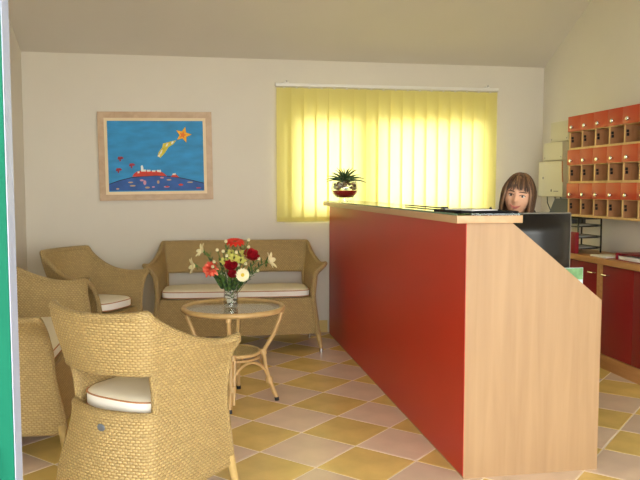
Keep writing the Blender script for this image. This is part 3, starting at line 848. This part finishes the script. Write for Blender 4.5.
paint('painted_comet_tail', [[(384,198),(372,214),(352,226),(338,248),(318,270),(306,264),(312,246),(326,228),(330,212),(350,206),(366,202)]], 'p_tail', 1)
paint('painted_tail_marks', [[(345,212),(352,210),(346,222),(340,224)],[(322,240),(328,236),(322,252),(314,256)],[(366,204),(374,203),(368,212),(362,214)],[(312,258),(318,256),(314,266),(308,264)]], 'p_white', 2)
for (fx, fy) in ((158,273),(203,301),(150,320)):
    paint('painted_fish', [[(fx-10,fy-8),(fx+6,fy-9),(fx+13,fy-2),(fx+6,fy+2),(fx+1,fy+1),(fx+2,fy+8),(fx-4,fy+13),(fx-5,fy+4),(fx-12,fy+3)]], 'p_fish', 1)
paint('painted_island', [[(203,347),(208,336),(222,326),(244,320),(280,324),(310,322),(330,334),(342,346),(300,343),(250,345)],[(358,349),(366,338),(376,336),(392,351)]], 'p_red', 3)
paint('painted_houses', [[(238,326),(238,303),(244,300),(248,308),(248,318),(258,318),(258,326)],[(262,327),(262,319),(276,319),(276,327)],[(282,328),(282,321),(296,321),(296,328)],[(302,328),(302,320),(318,320),(318,330)],[(364,342),(366,335),(378,334),(378,341)],[(224,333),(224,326),(232,325),(232,332)]], 'p_white', 4)
def ell(cx, cy, a, b, n=12): return [(cx+a*math.cos(2*PI*k/n), cy+b*math.sin(2*PI*k/n)) for k in range(n)]
paint('painted_shells', [ell(195,370,10,3), ell(306,370,5,7), ell(350,361,10,3), ell(203,384,12,3), ell(436,372,12,3), ell(143,396,6,3), ell(262,392,10,4)], 'p_tan', 4)
paint('painted_shells_pink', [ell(252,372,6,10), ell(340,390,12,3), ell(322,352,8,3), ell(240,362,8,4), ell(286,390,6,3)], 'p_pink', 4)
paint('painted_shells_red', [ell(398,382,10,4), ell(342,389,8,2.5), ell(470,396,10,2)], 'p_red', 5)

# ------------------------------------------------------------------ vertical blind
vb = thing('vertical_blind', 'yellow vertical slat blind hanging in front of the window', 'blind', (.694, YB-.06, 0))
BW = 1.99; NS = 18; pitch = (BW-.127)/(NS-1)
MB().bbox(-.01, BW+.01, -.02, .02, 2.145, 2.172, .003).build('track', 'white_plastic', vb)
for bx in (.085, BW-.09):
    b = MB().bbox(bx-.02, bx+.02, -.012, .059, 2.172, 2.184, .002).build('bracket', 'white_plastic', vb)
    MB().tube([(bx, -.01, 2.180), (bx, -.01, 2.195)], .006).build('screw', 'chrome', b)
rnd = random.Random(5)
def slat_mesh(w_, zb):
    n = 6; vs = []; nz = 8
    for j in range(nz+1):
        z = 2.135+(zb-2.135)*j/nz
        for k in range(n+1):
            x = -w_/2+w_*k/n; y = .006*(1-(2*k/n-1)**2); vs.append((x, y, z))
    fs = []
    for j in range(nz):
        for k in range(n): a = j*(n+1)+k; fs.append((a, a+1, a+n+2, a+n+1))
    o = len(vs); v2 = [(x, y+.0006, z) for x, y, z in vs]
    fs += [tuple(q+o for q in reversed(f)) for f in fs]
    mb = MB().add(vs+v2, fs); return mb.mesh('slat', 'slat')
sm = slat_mesh(.127, .99)
hem = MB().box(-.062, .062, -.001, .008, .992, 1.03).mesh('hem_weight', 'slat')
clipm = MB().bbox(-.008, .008, -.003, .006, 2.13, 2.147, .002).mesh('slat_hook', 'white_plastic')
for k in range(NS):
    ang = -.17+rnd.uniform(-.05, .05)+(.12 if k in (3, 4) else 0)
    s = inst(sm, 'slat', vb, (.0635+k*pitch, 0, 0), (0, 0, ang))
    inst(hem, 'hem_weight', s); inst(clipm, 'slat_hook', s)

# ------------------------------------------------------------------ red pigeonhole unit on the right wall
PXF, PZ1, PZ0 = 2.90, 1.835, 1.06
ph = thing('pigeonhole_unit', 'red and beech key pigeonhole unit mounted on the right wall', 'pigeonholes', (PXF, 5.247, PZ0))
NCOL, CP = 6, .182; PH = PZ1-PZ0; RP = PH/3; DEP = XR-PXF
LEN = NCOL*CP+.014
for k in range(NCOL+1):
    y = -k*CP
    MB().bbox(.004, DEP, y-.014, y, 0, PH, .001).build('divider', 'holeedge', ph)
MB().bbox(DEP-.012, DEP-.001, -LEN+.0145, -.0145, .002, PH-.002, .001).build('back_board', 'hole', ph)
rows = []
for r in range(3):
    z0 = r*RP
    for (zz, t) in ((z0, .016), (z0+RP-.122, .012)):
        for k in range(NCOL):
            MB().bbox(.004, DEP-.0125, -(k+1)*CP+.0002, -k*CP-.0142, zz, zz+t, .001).build('shelf_board', 'holeedge', ph)
    for k in range(NCOL):
        y1, y0 = -k*CP-.001+.0, -(k+1)*CP+.001
        d = MB().bbox(-.014, .0035, y0-.007, y1-.007, z0+RP-.118, z0+RP-.001, .002).build('door', 'red_door', ph)
        MB().lathe([(0,0),(.006,0),(.006,.012),(.013,.016),(.015,.022),(.010,.029),(0,.031)], 12).xf(Matrix.Translation((-.014, y1-.092, z0+RP-.087)) @ Matrix.Rotation(-PI/2, 4, 'Y')).build('knob', 'chrome', d)
        tg = MB().bbox(.012, .03, -k*CP-.022, -k*CP-.0142, z0+.084, z0+.104, .002).build('key_tag', 'black', ph)
        MB().bbox(.014, .032, -k*CP-.022, -k*CP-.0142, z0+.060, z0+.081, .002).build('key_tag_plate', 'black', tg)

# inner walls of the pigeonholes are brown board
for r in range(3):
    for k in range(NCOL):
        MB().box(.008, DEP-.013, -k*CP-.0158, -k*CP-.0141, r*RP+.0165, r*RP+RP-.1225).build('lining', 'hole', ph, smooth=False)

# beige wall boxes
def wall_box(label, y0, y1, z0, z1, dep, extra):
    o = thing('electrical_box', label, 'electrical box', (XR-dep, y1, z0), 0, 'beige boxes on the right wall')
    L = y1-y0; H_ = z1-z0
    MB().bbox(.012, dep-.001, -L, 0, 0, H_, .004).build('case', 'beige_metal', o)
    lid = MB().bbox(0, .0115, -L+.004, -.004, .004, H_-.004, .003).build('lid', 'beige_metal', o)
    if extra:
        MB().bbox(-.003, 0, -L*.55-.01, -L*.55+.005, .045, .065, .001).build('lock', 'black', lid)
        MB().bbox(-.003, 0, -L*.72-.05, -L*.72+.03, .045, .052, .001).build('name_strip', 'mon_grey', lid)
        MB().bbox(-.003, 0, -.1, -.085, H_*.5, H_*.5+.02, .001).build('catch', 'mon_grey', lid)
    else:
        MB().bbox(-.002, 0, -L+.02, -L+.03, .02, .03, .001).build('screw', 'mon_grey', lid)
        MB().bbox(-.002, 0, -.03, -.02, .02, .03, .001).build('screw', 'mon_grey', lid)
    return o
wall_box('large beige electrical box, lowest of the three on the wall', 5.60, 6.04, 1.205, 1.515, .115, True)
wall_box('middle beige electrical box, between the flat upper and large lower one', 5.58, 5.91, 1.518, 1.672, .135, False)
wall_box('flat beige electrical box, uppermost of the three on the wall', 5.555, 5.86, 1.674, 1.848, .10, False)
for k, (y0, y1, zz) in enumerate(((5.98, 5.93, 1.08), (5.84, 5.76, 1.16), (5.74, 5.70, 1.15))):
    tag(MB().tube([(3.11, y0, 1.205), (3.11, y0-.005, 1.15+.02*k), (3.12, y1, zz), (3.13, y1-.03, zz-.12)], .005, 6).build('cable', 'black'),
        ['dark cable hanging left below the large beige box', 'dark cable hanging in the middle below the large beige box', 'dark cable hanging right below the large beige box'][k], 'cable', 'cables below the beige box')
tag(MB().tube([(3.048, 5.612, 1.51), (3.046, 5.606, 1.42), (3.05, 5.604, 1.33)], .006, 6).build('cable', 'piping'), 'short brown cable on the front edge of the large beige box', 'cable')
dv = thing('wall_device', 'dark grey slanted device on the wall below the beige boxes', 'device', (3.165, 5.56, .99))
mb = MB(); mb.add([(-.16,.24,0),(-.001,.24,0),(-.001,-.14,0),(-.16,-.14,0),(-.12,.16,.2),(-.001,.16,.2),(-.001,-.12,.2),(-.12,-.12,.2)], [(0,1,2,3),(4,7,6,5),(0,4,5,1),(1,5,6,2),(2,6,7,3),(3,7,4,0)])
mb.build('case', 'dark_grey', dv, smooth=False)
MB().bbox(-.175, -.16, -.12, .12, .0, .03, .003).build('lip', 'black', dv)

# ------------------------------------------------------------------ low cabinets and worktop
def cabinet(label, y0, y1):
    o = thing('low_cabinet', label, 'cabinet', (2.84, y1, 0), 0, 'red-fronted low cabinets')
    L = y1-y0; D = XR-2.84-.002
    MB().bbox(.02, D, -L+.001, -.001, .10, .744, .001).build('carcass', 'beech_d', o)
    MB().bbox(-.002, D, -L+.001, -.001, 0, .10, .002).build('plinth', 'beech_d', o)
    for (ya, yb) in ((-.036, -.001), (-L+.001, -L+.036)): MB().bbox(.0, .0198, ya, yb, .101, .743, .001).build('stile', 'beech_d', o)
    for k, (ya, yb, hy) in enumerate(((-L/2+.002, -.038, -L/2+.03), (-L+.038, -L/2-.002, -L+.085))):
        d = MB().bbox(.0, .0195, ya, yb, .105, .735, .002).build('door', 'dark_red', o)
        hy = (yb-.05) if (k == 0 and y0 < 4.3) else (ya+.05)
        MB().tube([(0, hy-.035, .672), (-.024, hy-.03, .672), (-.027, hy, .672), (-.024, hy+.03, .672), (0, hy+.035, .672)], .005, 8).build('handle', 'chrome', d)
    return o
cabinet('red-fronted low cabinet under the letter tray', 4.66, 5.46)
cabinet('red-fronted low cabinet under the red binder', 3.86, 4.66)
tag(MB().bbox(2.805, XR-.002, 3.85, 5.50, .7445, .785, .003).build('worktop', 'beech_d'), 'long beech worktop on the low cabinets by right wall', 'worktop')
WT = .7855
# letter tray stack
lt = thing('letter_tray', 'black wire letter tray stack with three shelves on the worktop', 'letter tray', (2.87, 5.02, WT))
TD, TW, THt = .19, .28, .262
for (x, y) in ((0, 0), (TD, 0), (0, TW), (TD, TW)): MB().bbox(x-.005, x+.005, y-.005, y+.005, 0, THt, .001).build('post', 'wire', lt)
for z in (.03, .115, .2):
    t = MB().bbox(.005, TD-.005, .005, TW-.005, z-.002, z+.002, .001).build('tray_plate', 'wire', lt)
    MB().tube([(0, 0, z), (TD, 0, z+.012)], .004, 6).tube([(0, TW, z), (TD, TW, z+.012)], .004, 6).tube([(TD, 0, z+.012), (TD, TW, z+.012)], .004, 6).tube([(0, .0, z), (0, TW, z)], .004, 6).build('tray_rail', 'wire', t)
    MB().bbox(.02, TD-.02, .03, TW-.03, z+.002, z+.012, .001).build('letters', 'paper_g', t)
MB().tube([(0, 0, THt), (0, TW, THt), (TD, TW, THt), (TD, 0, THt), (0, 0, THt)], .005, 6).build('top_rail', 'wire', lt)
tag(MB().bbox(2.845, 2.99, 4.60, 4.80, WT, WT+.012, .002).build('paper_stack', 'paper'), 'white paper stack lying between the tray and red binder', 'paper')
bd = thing('ring_binder', 'dark red ring binder lying flat at right end of worktop', 'binder', (2.86, 4.50, WT))
MB().bbox(0, .25, -.31, 0, .0, .004, .001).build('cover', 'binder', bd)
MB().bbox(0, .25, -.31, 0, .046, .05, .001).build('cover', 'binder', bd)
MB().bbox(.0, .25, .0, .005, .0, .05, .001).build('spine', 'binder', bd)
MB().bbox(.012, .24, -.3, -.01, .0045, .030, .001).build('pages', 'paper', bd)
tag(MB().bbox(2.83, 2.86, 4.99, 5.19, WT, WT+.16, .002).build('upright_folder', 'binder'), 'red folder standing upright beside the monitor edge', 'folder')

# ------------------------------------------------------------------ monitor, brochure behind the counter
mo = thing('computer_monitor', 'black computer monitor seen from behind above the counter end', 'monitor', (1.612, 3.22, .7405), R_(0))
MB().bbox(-.20, .20, .012, .035, .125, .422, .006).build('bezel', 'mon_grey', mo)
MB().bbox(-.185, .185, .0345, .0365, .14, .407, .0005).build('screen', 'gloss_black', mo)
# bulged back
vs = []; nx, nz = 14, 12
for j in range(nz+1):
    for i in range(nx+1):
        a, b = i/nx, j/nz
        x = -.193+.386*a; z = .131+.284*b
        e = min(a, 1-a)*5; f = min(b, 1-b)*4
        y = .012-.052*smooth(min(1, e))*smooth(min(1, f))-.012*smooth(min(1, f))*math.exp(-((a-.5)/.25)**2)
        vs.append((x, y, z))
fs = [(j*(nx+1)+i, j*(nx+1)+i+1, (j+1)*(nx+1)+i+1, (j+1)*(nx+1)+i) for j in range(nz) for i in range(nx)]
o = len(vs); per = [i for i in range(nx+1)]+[j*(nx+1)+nx for j in range(1, nz+1)]+[nz*(nx+1)+i for i in range(nx-1, -1, -1)]+[j*(nx+1) for j in range(nz-1, 0, -1)]
MB().add(vs, fs+[tuple(per)]).build('back_shell', 'mon_back', mo, ang=60)
MB().bbox(-.03, .03, -.05, -.02, .01, .26, .006).build('stand_neck', 'mon_back', mo)
MB().lathe([(0,0),(.11,0),(.11,.008),(.03,.016),(0,.016)], 28).build('stand_base', 'mon_back', mo)
br = thing('brochure_holder', 'green and pale blue brochure standing behind the sloped end panel', 'brochure', (1.735, 3.06, .7405), .0)
MB().bbox(-.05, .045, .0, .004, .0, .17, .001).build('back_sheet', 'br_blue', br)
MB().box(-.048, .043, -.0012, -.0002, .115, .168).build('photo_strip', 'br_green', br, smooth=False)
MB().bbox(-.052, .047, -.02, .02, .0, .006, .001).build('foot', 'white_plastic', br)
kb = thing('keyboard', 'black keyboard on the desk behind the monitor', 'keyboard', (1.60, 3.37, .7405))
MB().bbox(-.21, .21, -.06, .07, 0, .016, .004).build('case', 'black', kb)
for r in range(4):
    mb = MB().bbox(-.2, .2, -.05+r*.028, -.028+r*.028, .0165, .022, .002); mb.build('key_row', 'dark_grey', kb)

# ------------------------------------------------------------------ office chair
HX, HY = 1.80, 3.86
oc = thing('office_chair', 'dark office chair behind the counter, top edge beside woman', 'office chair', (HX+.06, HY+.06, 0))
MB().bbox(-.23, .23, -.22, .22, .40, .47, .025, 3).build('seat', 'office', oc)
mb = MB().prism([(-.2, 0), (.2, 0), (.21, .12), (.19, .32), (.14, .46), (.11, .5), (.05, .515), (-.05, .515), (-.11, .5), (-.14, .46), (-.19, .32), (-.21, .12)], .06, 'y', -.03)
mb.xf(Matrix.Translation((.115, .25, .65)) @ Matrix.Rotation(-.08, 4, 'X')); mb.build('backrest', 'office', oc, ang=50)
MB().tube([(0, .12, .39), (.05, .26, .40), (.10, .30, .5), (.115, .32, .8)], .018).build('back_bar', 'black', oc)
MB().tube([(0,0,.08),(0,0,.40)], .026).build('gas_column', 'black', oc)
for k in range(5):
    a = 2*PI*k/5+.3; l = MB().tube([(0,0,.09),(.15*math.cos(a),.15*math.sin(a),.085),(.29*math.cos(a),.29*math.sin(a),.06)], [.025,.02,.014]).build('base_arm', 'black', oc)
    MB().ball((.29*math.cos(a), .29*math.sin(a), .028), .028, 12, 8).build('castor', 'black', l)

# ------------------------------------------------------------------ the woman
def skin_mesh(nodes, edges, root):
    me = bpy.data.meshes.new('tmp'); names = list(nodes); ix = {n: i for i, n in enumerate(names)}
    me.from_pydata([nodes[n][0] for n in names], [(ix[a], ix[b]) for a, b in edges], [])
    o = bpy.data.objects.new('tmp', me); COL.objects.link(o)
    md = o.modifiers.new('s', 'SKIN')
    for i, n in enumerate(names):
        r = nodes[n][1]; me.skin_vertices[0].data[i].radius = r if isinstance(r, tuple) else (r, r)
        me.skin_vertices[0].data[i].use_root = (n == root)
    md.use_smooth_shade = True
    o.modifiers.new('d', 'SUBSURF').levels = 2
    dg = bpy.context.evaluated_depsgraph_get(); dg.update()
    ev = bpy.data.meshes.new_from_object(o.evaluated_get(dg))
    vs = [v.co.copy() for v in ev.vertices]; fs = [tuple(p.vertices) for p in ev.polygons]
    bpy.data.objects.remove(o); bpy.data.meshes.remove(ev)
    return vs, fs
def remesh(vs, fs, vox, name, m, parent):
    me = bpy.data.meshes.new('tmp'); me.from_pydata([tuple(v) for v in vs], [], fs)
    o = bpy.data.objects.new('tmp', me); COL.objects.link(o)
    r = o.modifiers.new('r', 'REMESH'); r.mode = 'VOXEL'; r.voxel_size = vox; r.use_smooth_shade = True
    sm_ = o.modifiers.new('sm', 'SMOOTH'); sm_.factor = .5; sm_.iterations = 2
    dg = bpy.context.evaluated_depsgraph_get(); dg.update()
    ev = bpy.data.meshes.new_from_object(o.evaluated_get(dg)); ev.name = name
    bpy.data.objects.remove(o)
    bm = bmesh.new(); bm.from_mesh(ev); seen = set(); best = []
    for v in bm.verts:                       # keep the one outer surface
        if v in seen: continue
        st = [v]; comp = []; seen.add(v)
        while st:
            q = st.pop(); comp.append(q)
            for e in q.link_edges:
                w_ = e.other_vert(q)
                if w_ not in seen: seen.add(w_); st.append(w_)
        if len(comp) > len(best): best = comp
    keep = set(best); bmesh.ops.delete(bm, geom=[v for v in bm.verts if v not in keep], context='VERTS'); bm.to_mesh(ev); bm.free()
    ev.materials.clear(); ev.materials.append(M[m]); ev.polygons.foreach_set('use_smooth', [True]*len(ev.polygons))
    p = bpy.data.objects.new(name, ev); COL.objects.link(p); p.parent = parent; return p
pw = thing('person', 'smiling woman with brown bobbed hair and fringe behind the counter', 'person', (HX, HY, 0))
# head in its own frame: face towards -y, centre at the eyes' height
HC = Vector((.02, -.02, 1.236)); HR = Matrix.Translation(HC) @ Matrix.Rotation(R_(-33), 4, 'Z') @ Matrix.Rotation(R_(9), 4, 'Y') @ Matrix.Rotation(R_(2), 4, 'X')
def g(d, s): return math.exp(-d*d/(2*s*s))
def head_pt(th, el):
    x = math.cos(el)*math.sin(th); y = -math.cos(el)*math.cos(th); z = math.sin(el)
    X = x*.074; Y = y*.092; Z = z*.118
    if Z < -.02:
        t = (-.02-Z)/.1
        X *= 1-.34*t*t; Y = Y*(1-.10*t) if y < 0 else Y*(1-.45*t)
    if y < 0:
        fr = -y
        Y += fr**2*.006
        Y -= .020*g(X, .009)*g(Z+.026, .014)            # nose tip
        Y -= .010*g(X, .007)*g(Z+.006, .020)             # bridge
        Y += .010*(g(X-.031, .014)+g(X+.031, .014))*g(Z-.003, .011)   # sockets
        Y -= .006*(g(X-.032, .018)+g(X+.032, .018))*g(Z+.034, .016)   # cheeks
        Y -= .005*g(X, .02)*g(Z+.062, .010)              # lips
        Y -= .007*g(X, .018)*g(Z+.098, .014)             # chin
        Y -= .004*(g(X-.03, .016)+g(X+.03, .016))*g(Z-.024, .007)     # brow ridge
    return Vector((X, Y, Z))
hv = []; hf = []; NT, NE = 72, 52
for j in range(NE+1):
    for i in range(NT): hv.append(HR @ head_pt(2*PI*i/NT, -PI/2+PI*j/NE))
for j in range(NE):
    for i in range(NT): hf.append((j*NT+i, j*NT+(i+1) % NT, (j+1)*NT+(i+1) % NT, (j+1)*NT+i))
nodes = {'pel': ((0,.05,.53), (.15,.11)), 'wa': ((0,.06,.70), (.125,.09)), 'ch': ((.01,.045,.90), (.15,.10)), 'nk0': ((.025,.035,1.03), (.07,.06)), 'nk': ((.035,.015,1.10), .05), 'hd': ((.043,.0,1.19), .048)}
edges = [('pel','wa'),('wa','ch'),('ch','nk0'),('nk0','nk'),('nk','hd')]
for s, n in ((-1,'l'),(1,'r')):
    nodes.update({n+'sh': ((s*.165,.05,.965), .058), n+'el': ((s*.215,-.06,.76), .043), n+'wr': ((s*.12,-.30,.785), .028), n+'pm': ((s*.105,-.36,.785), (.034,.018)),
                  n+'hip': ((s*.09,-.02,.55), .088), n+'kn': ((s*.11,-.42,.52), .06), n+'an': ((s*.11,-.42,.10), .038), n+'ft': ((s*.115,-.46,.045), .036), n+'to': ((s*.12,-.58,.035), .03)})
    edges += [('ch',n+'sh'),(n+'sh',n+'el'),(n+'el',n+'wr'),(n+'wr',n+'pm'),('pel',n+'hip'),(n+'hip',n+'kn'),(n+'kn',n+'an'),(n+'an',n+'ft'),(n+'ft',n+'to')]
bv, bf = skin_mesh(nodes, edges, 'pel')
allv = list(bv); allf = list(bf)
allf += [tuple(i+len(allv) for i in f) for f in hf]; allv += hv
for s in (-1, 1):        # five separate fingers on each hand, resting on the keyboard
    for k in range(5):
        if k < 4:
            bx = s*(.105-(k-1.5)*.0); ox = (k-1.5)*.019; L = (.062, .075, .07, .054)[k]
            p = [(s*.105+ox, -.345, .788), (s*.105+ox*1.15, -.375-L*.45, .795), (s*.105+ox*1.2, -.375-L*.8, .785), (s*.105+ox*1.2, -.375-L, .772)]
        else: p = [(s*.105-s*.012, -.335, .785), (s*.105-s*.048, -.375, .783), (s*.105-s*.055, -.40, .778)]
        fm = MB().tube(p, [.0095, .009, .0085, .006][:len(p)] if len(p) == 4 else [.011, .0095, .007], 10)
        allf += [tuple(i+len(allv) for i in f) for f in fm.f]; allv += [Vector(v) for v in fm.v]
for s in (-1, 1):        # ears
    e = MB().ball((s*.075, .008, -.012), .03, 12, 8, .35, .6, 1.0); e.xf(HR)
    allf += [tuple(i+len(allv) for i in f) for f in e.f]; allv += [Vector(v) for v in e.v]
body = remesh(allv, allf, .0048, 'body', 'skin', pw)
# clothes
cn = {k: v for k, v in nodes.items() if k in ('pel','wa','ch','nk0') or k[1:] in ('sh','el','wr')}
grow = lambda r, d: tuple(q+d for q in r) if isinstance(r, tuple) else r+d
cn = {k: (p, grow(r, .016)) for k, (p, r) in cn.items()}; cn['nk0'] = ((.022,.04,1.0), (.085,.075))
ce = [e for e in edges if e[0] in cn and e[1] in cn]
v_, f_ = skin_mesh(cn, ce, 'pel'); remesh(v_, f_, .008, 'sweater', 'sweater', pw)
cn = {k: (p, grow(r, .014)) for k, (p, r) in nodes.items() if k == 'pel' or k[1:] in ('hip','kn','an')}
ce = [e for e in edges if e[0] in cn and e[1] in cn]
v_, f_ = skin_mesh(cn, ce, 'pel'); remesh(v_, f_, .009, 'trousers', 'trousers', pw)
for s, n in ((-1,'l'),(1,'r')):
    mb = MB().tube([(s*.11,-.40,.05),(s*.113,-.44,.052),(s*.117,-.53,.045),(s*.121,-.60,.036),(s*.123,-.63,.03)], [.044,.047,.045,.038,.015], 14)
    mb.v = [(x, y, max(z, .001)) for x, y, z in mb.v]; mb.build('shoe', 'shoe', pw)
# face details
def hp(x, z, out=0.0):
    el = math.asin(max(-1, min(1, z/.118))); c0 = math.cos(el)*.074
    if z < -.02: c0 *= 1-.34*((-.02-z)/.1)**2
    th = math.asin(max(-1, min(1, x/c0))); p = head_pt(th, el); p.y -= out; return p
for s in (-1, 1):
    c_ = hp(s*.031, .003); e = MB().ball((0, 0, 0), .0115, 14, 10, 1.15, .6, .62); e.xf(HR @ Matrix.Translation(c_+Vector((0, .0035, 0)))); eo = e.build('eye', 'eyew', pw)
    i = MB().ball((0, 0, 0), .0062, 12, 8, 1, .5, 1); i.xf(HR @ Matrix.Translation(c_+Vector((0, -.0025, .0005)))); i.build('iris', 'iris', eo)
    MB().tube([HR @ (hp(s*(.031+d), .003+.0085-(d/.016)**2*.0055, .0025)) for d in (-.016, -.008, 0, .008, .016)], .0019, 6).build('eyelashes', 'iris', pw)
    MB().tube([HR @ (hp(s*(.031+d), .024+.004*math.cos(d*70), .001)) for d in (-.019, -.01, 0, .01, .02)], [.002, .003, .0032, .0028, .0015], 6).build('eyebrow', 'brow', pw)
ul = [HR @ hp(x, -.060+.010*(abs(x)/.028)**1.8+(.0015 if 0 < abs(x) < .01 else 0), .001) for x in (-.031, -.021, -.010, 0, .010, .021, .031)]
ll = [HR @ hp(x, -.067+.016*(abs(x)/.027)**1.8, .001) for x in (-.029, -.02, -.010, 0, .010, .02, .029)]
MB().tube(ul, [.0015, .003, .004, .0035, .004, .003, .0015], 6).build('lip', 'lip', pw)
MB().tube(ll, [.0015, .003, .0045, .005, .0045, .003, .0015], 6).build('lip', 'lip', pw)
# bobbed hair: locks from the parting down over the skull, wispy fringe
rnd = random.Random(2)
hb = MB(); hl = MB()
for ring_, nL in ((0, 92), (1, 84)):
    for k in range(nL):
        th = 2*PI*(k+.5*ring_+rnd.uniform(-.3, .3))/nL      # 0 = face
        d = abs((th+PI) % (2*PI)-PI)
        front = d < .98
        if front: zend = .030+.022*rnd.random()-.012*(d/.98)**2
        elif d < 1.2: zend = -.10+rnd.uniform(-.015, .01)
        else: zend = -.135+rnd.uniform(-.012, .012)
        n = 11; pts = []; rs = []
        for i in range(n+1):
            t = i/n
            z = .1245*(1-t**1.7)+zend*t**1.7
            el = math.asin(max(-1, min(1, max(z, 0)/.129)))
            cr = max((1-min(1, max(z, 0)/.1265)**2.5)**.48, .12)
            vol = smooth(max(0, min(1, (.10-z)/.10)))
            lat = .0765*cr*(1+(.16 if not front else .05)*vol); dep = .096*cr*(1+(.10 if not front else .045)*vol)
            if z < -.07: k2 = 1-.16*((-.07-z)/.065)**1.5; lat *= k2; dep *= k2
            wob = .005*math.sin(t*4+k*1.7)*t
            pts.append(HR @ Vector((math.sin(th)*lat+wob, -math.cos(th)*dep+.006, z)))
            rs.append((.0098 if not front else rnd.uniform(.0035, .0055))*(1-.5*t**4)*(1.0 if i < n else .35))
        (hl if rnd.random() < .28 else hb).tube(pts, rs, 6)
capm = MB().ball((0, .016, .022), 1.0, 28, 18, .077, .088, .101); capm.xf(HR)
hb.add(capm.v, capm.f)
ho = hb.build('hair', 'hair', pw, ang=60)
hl.build('hair_highlights', 'hair_l', ho, ang=60)
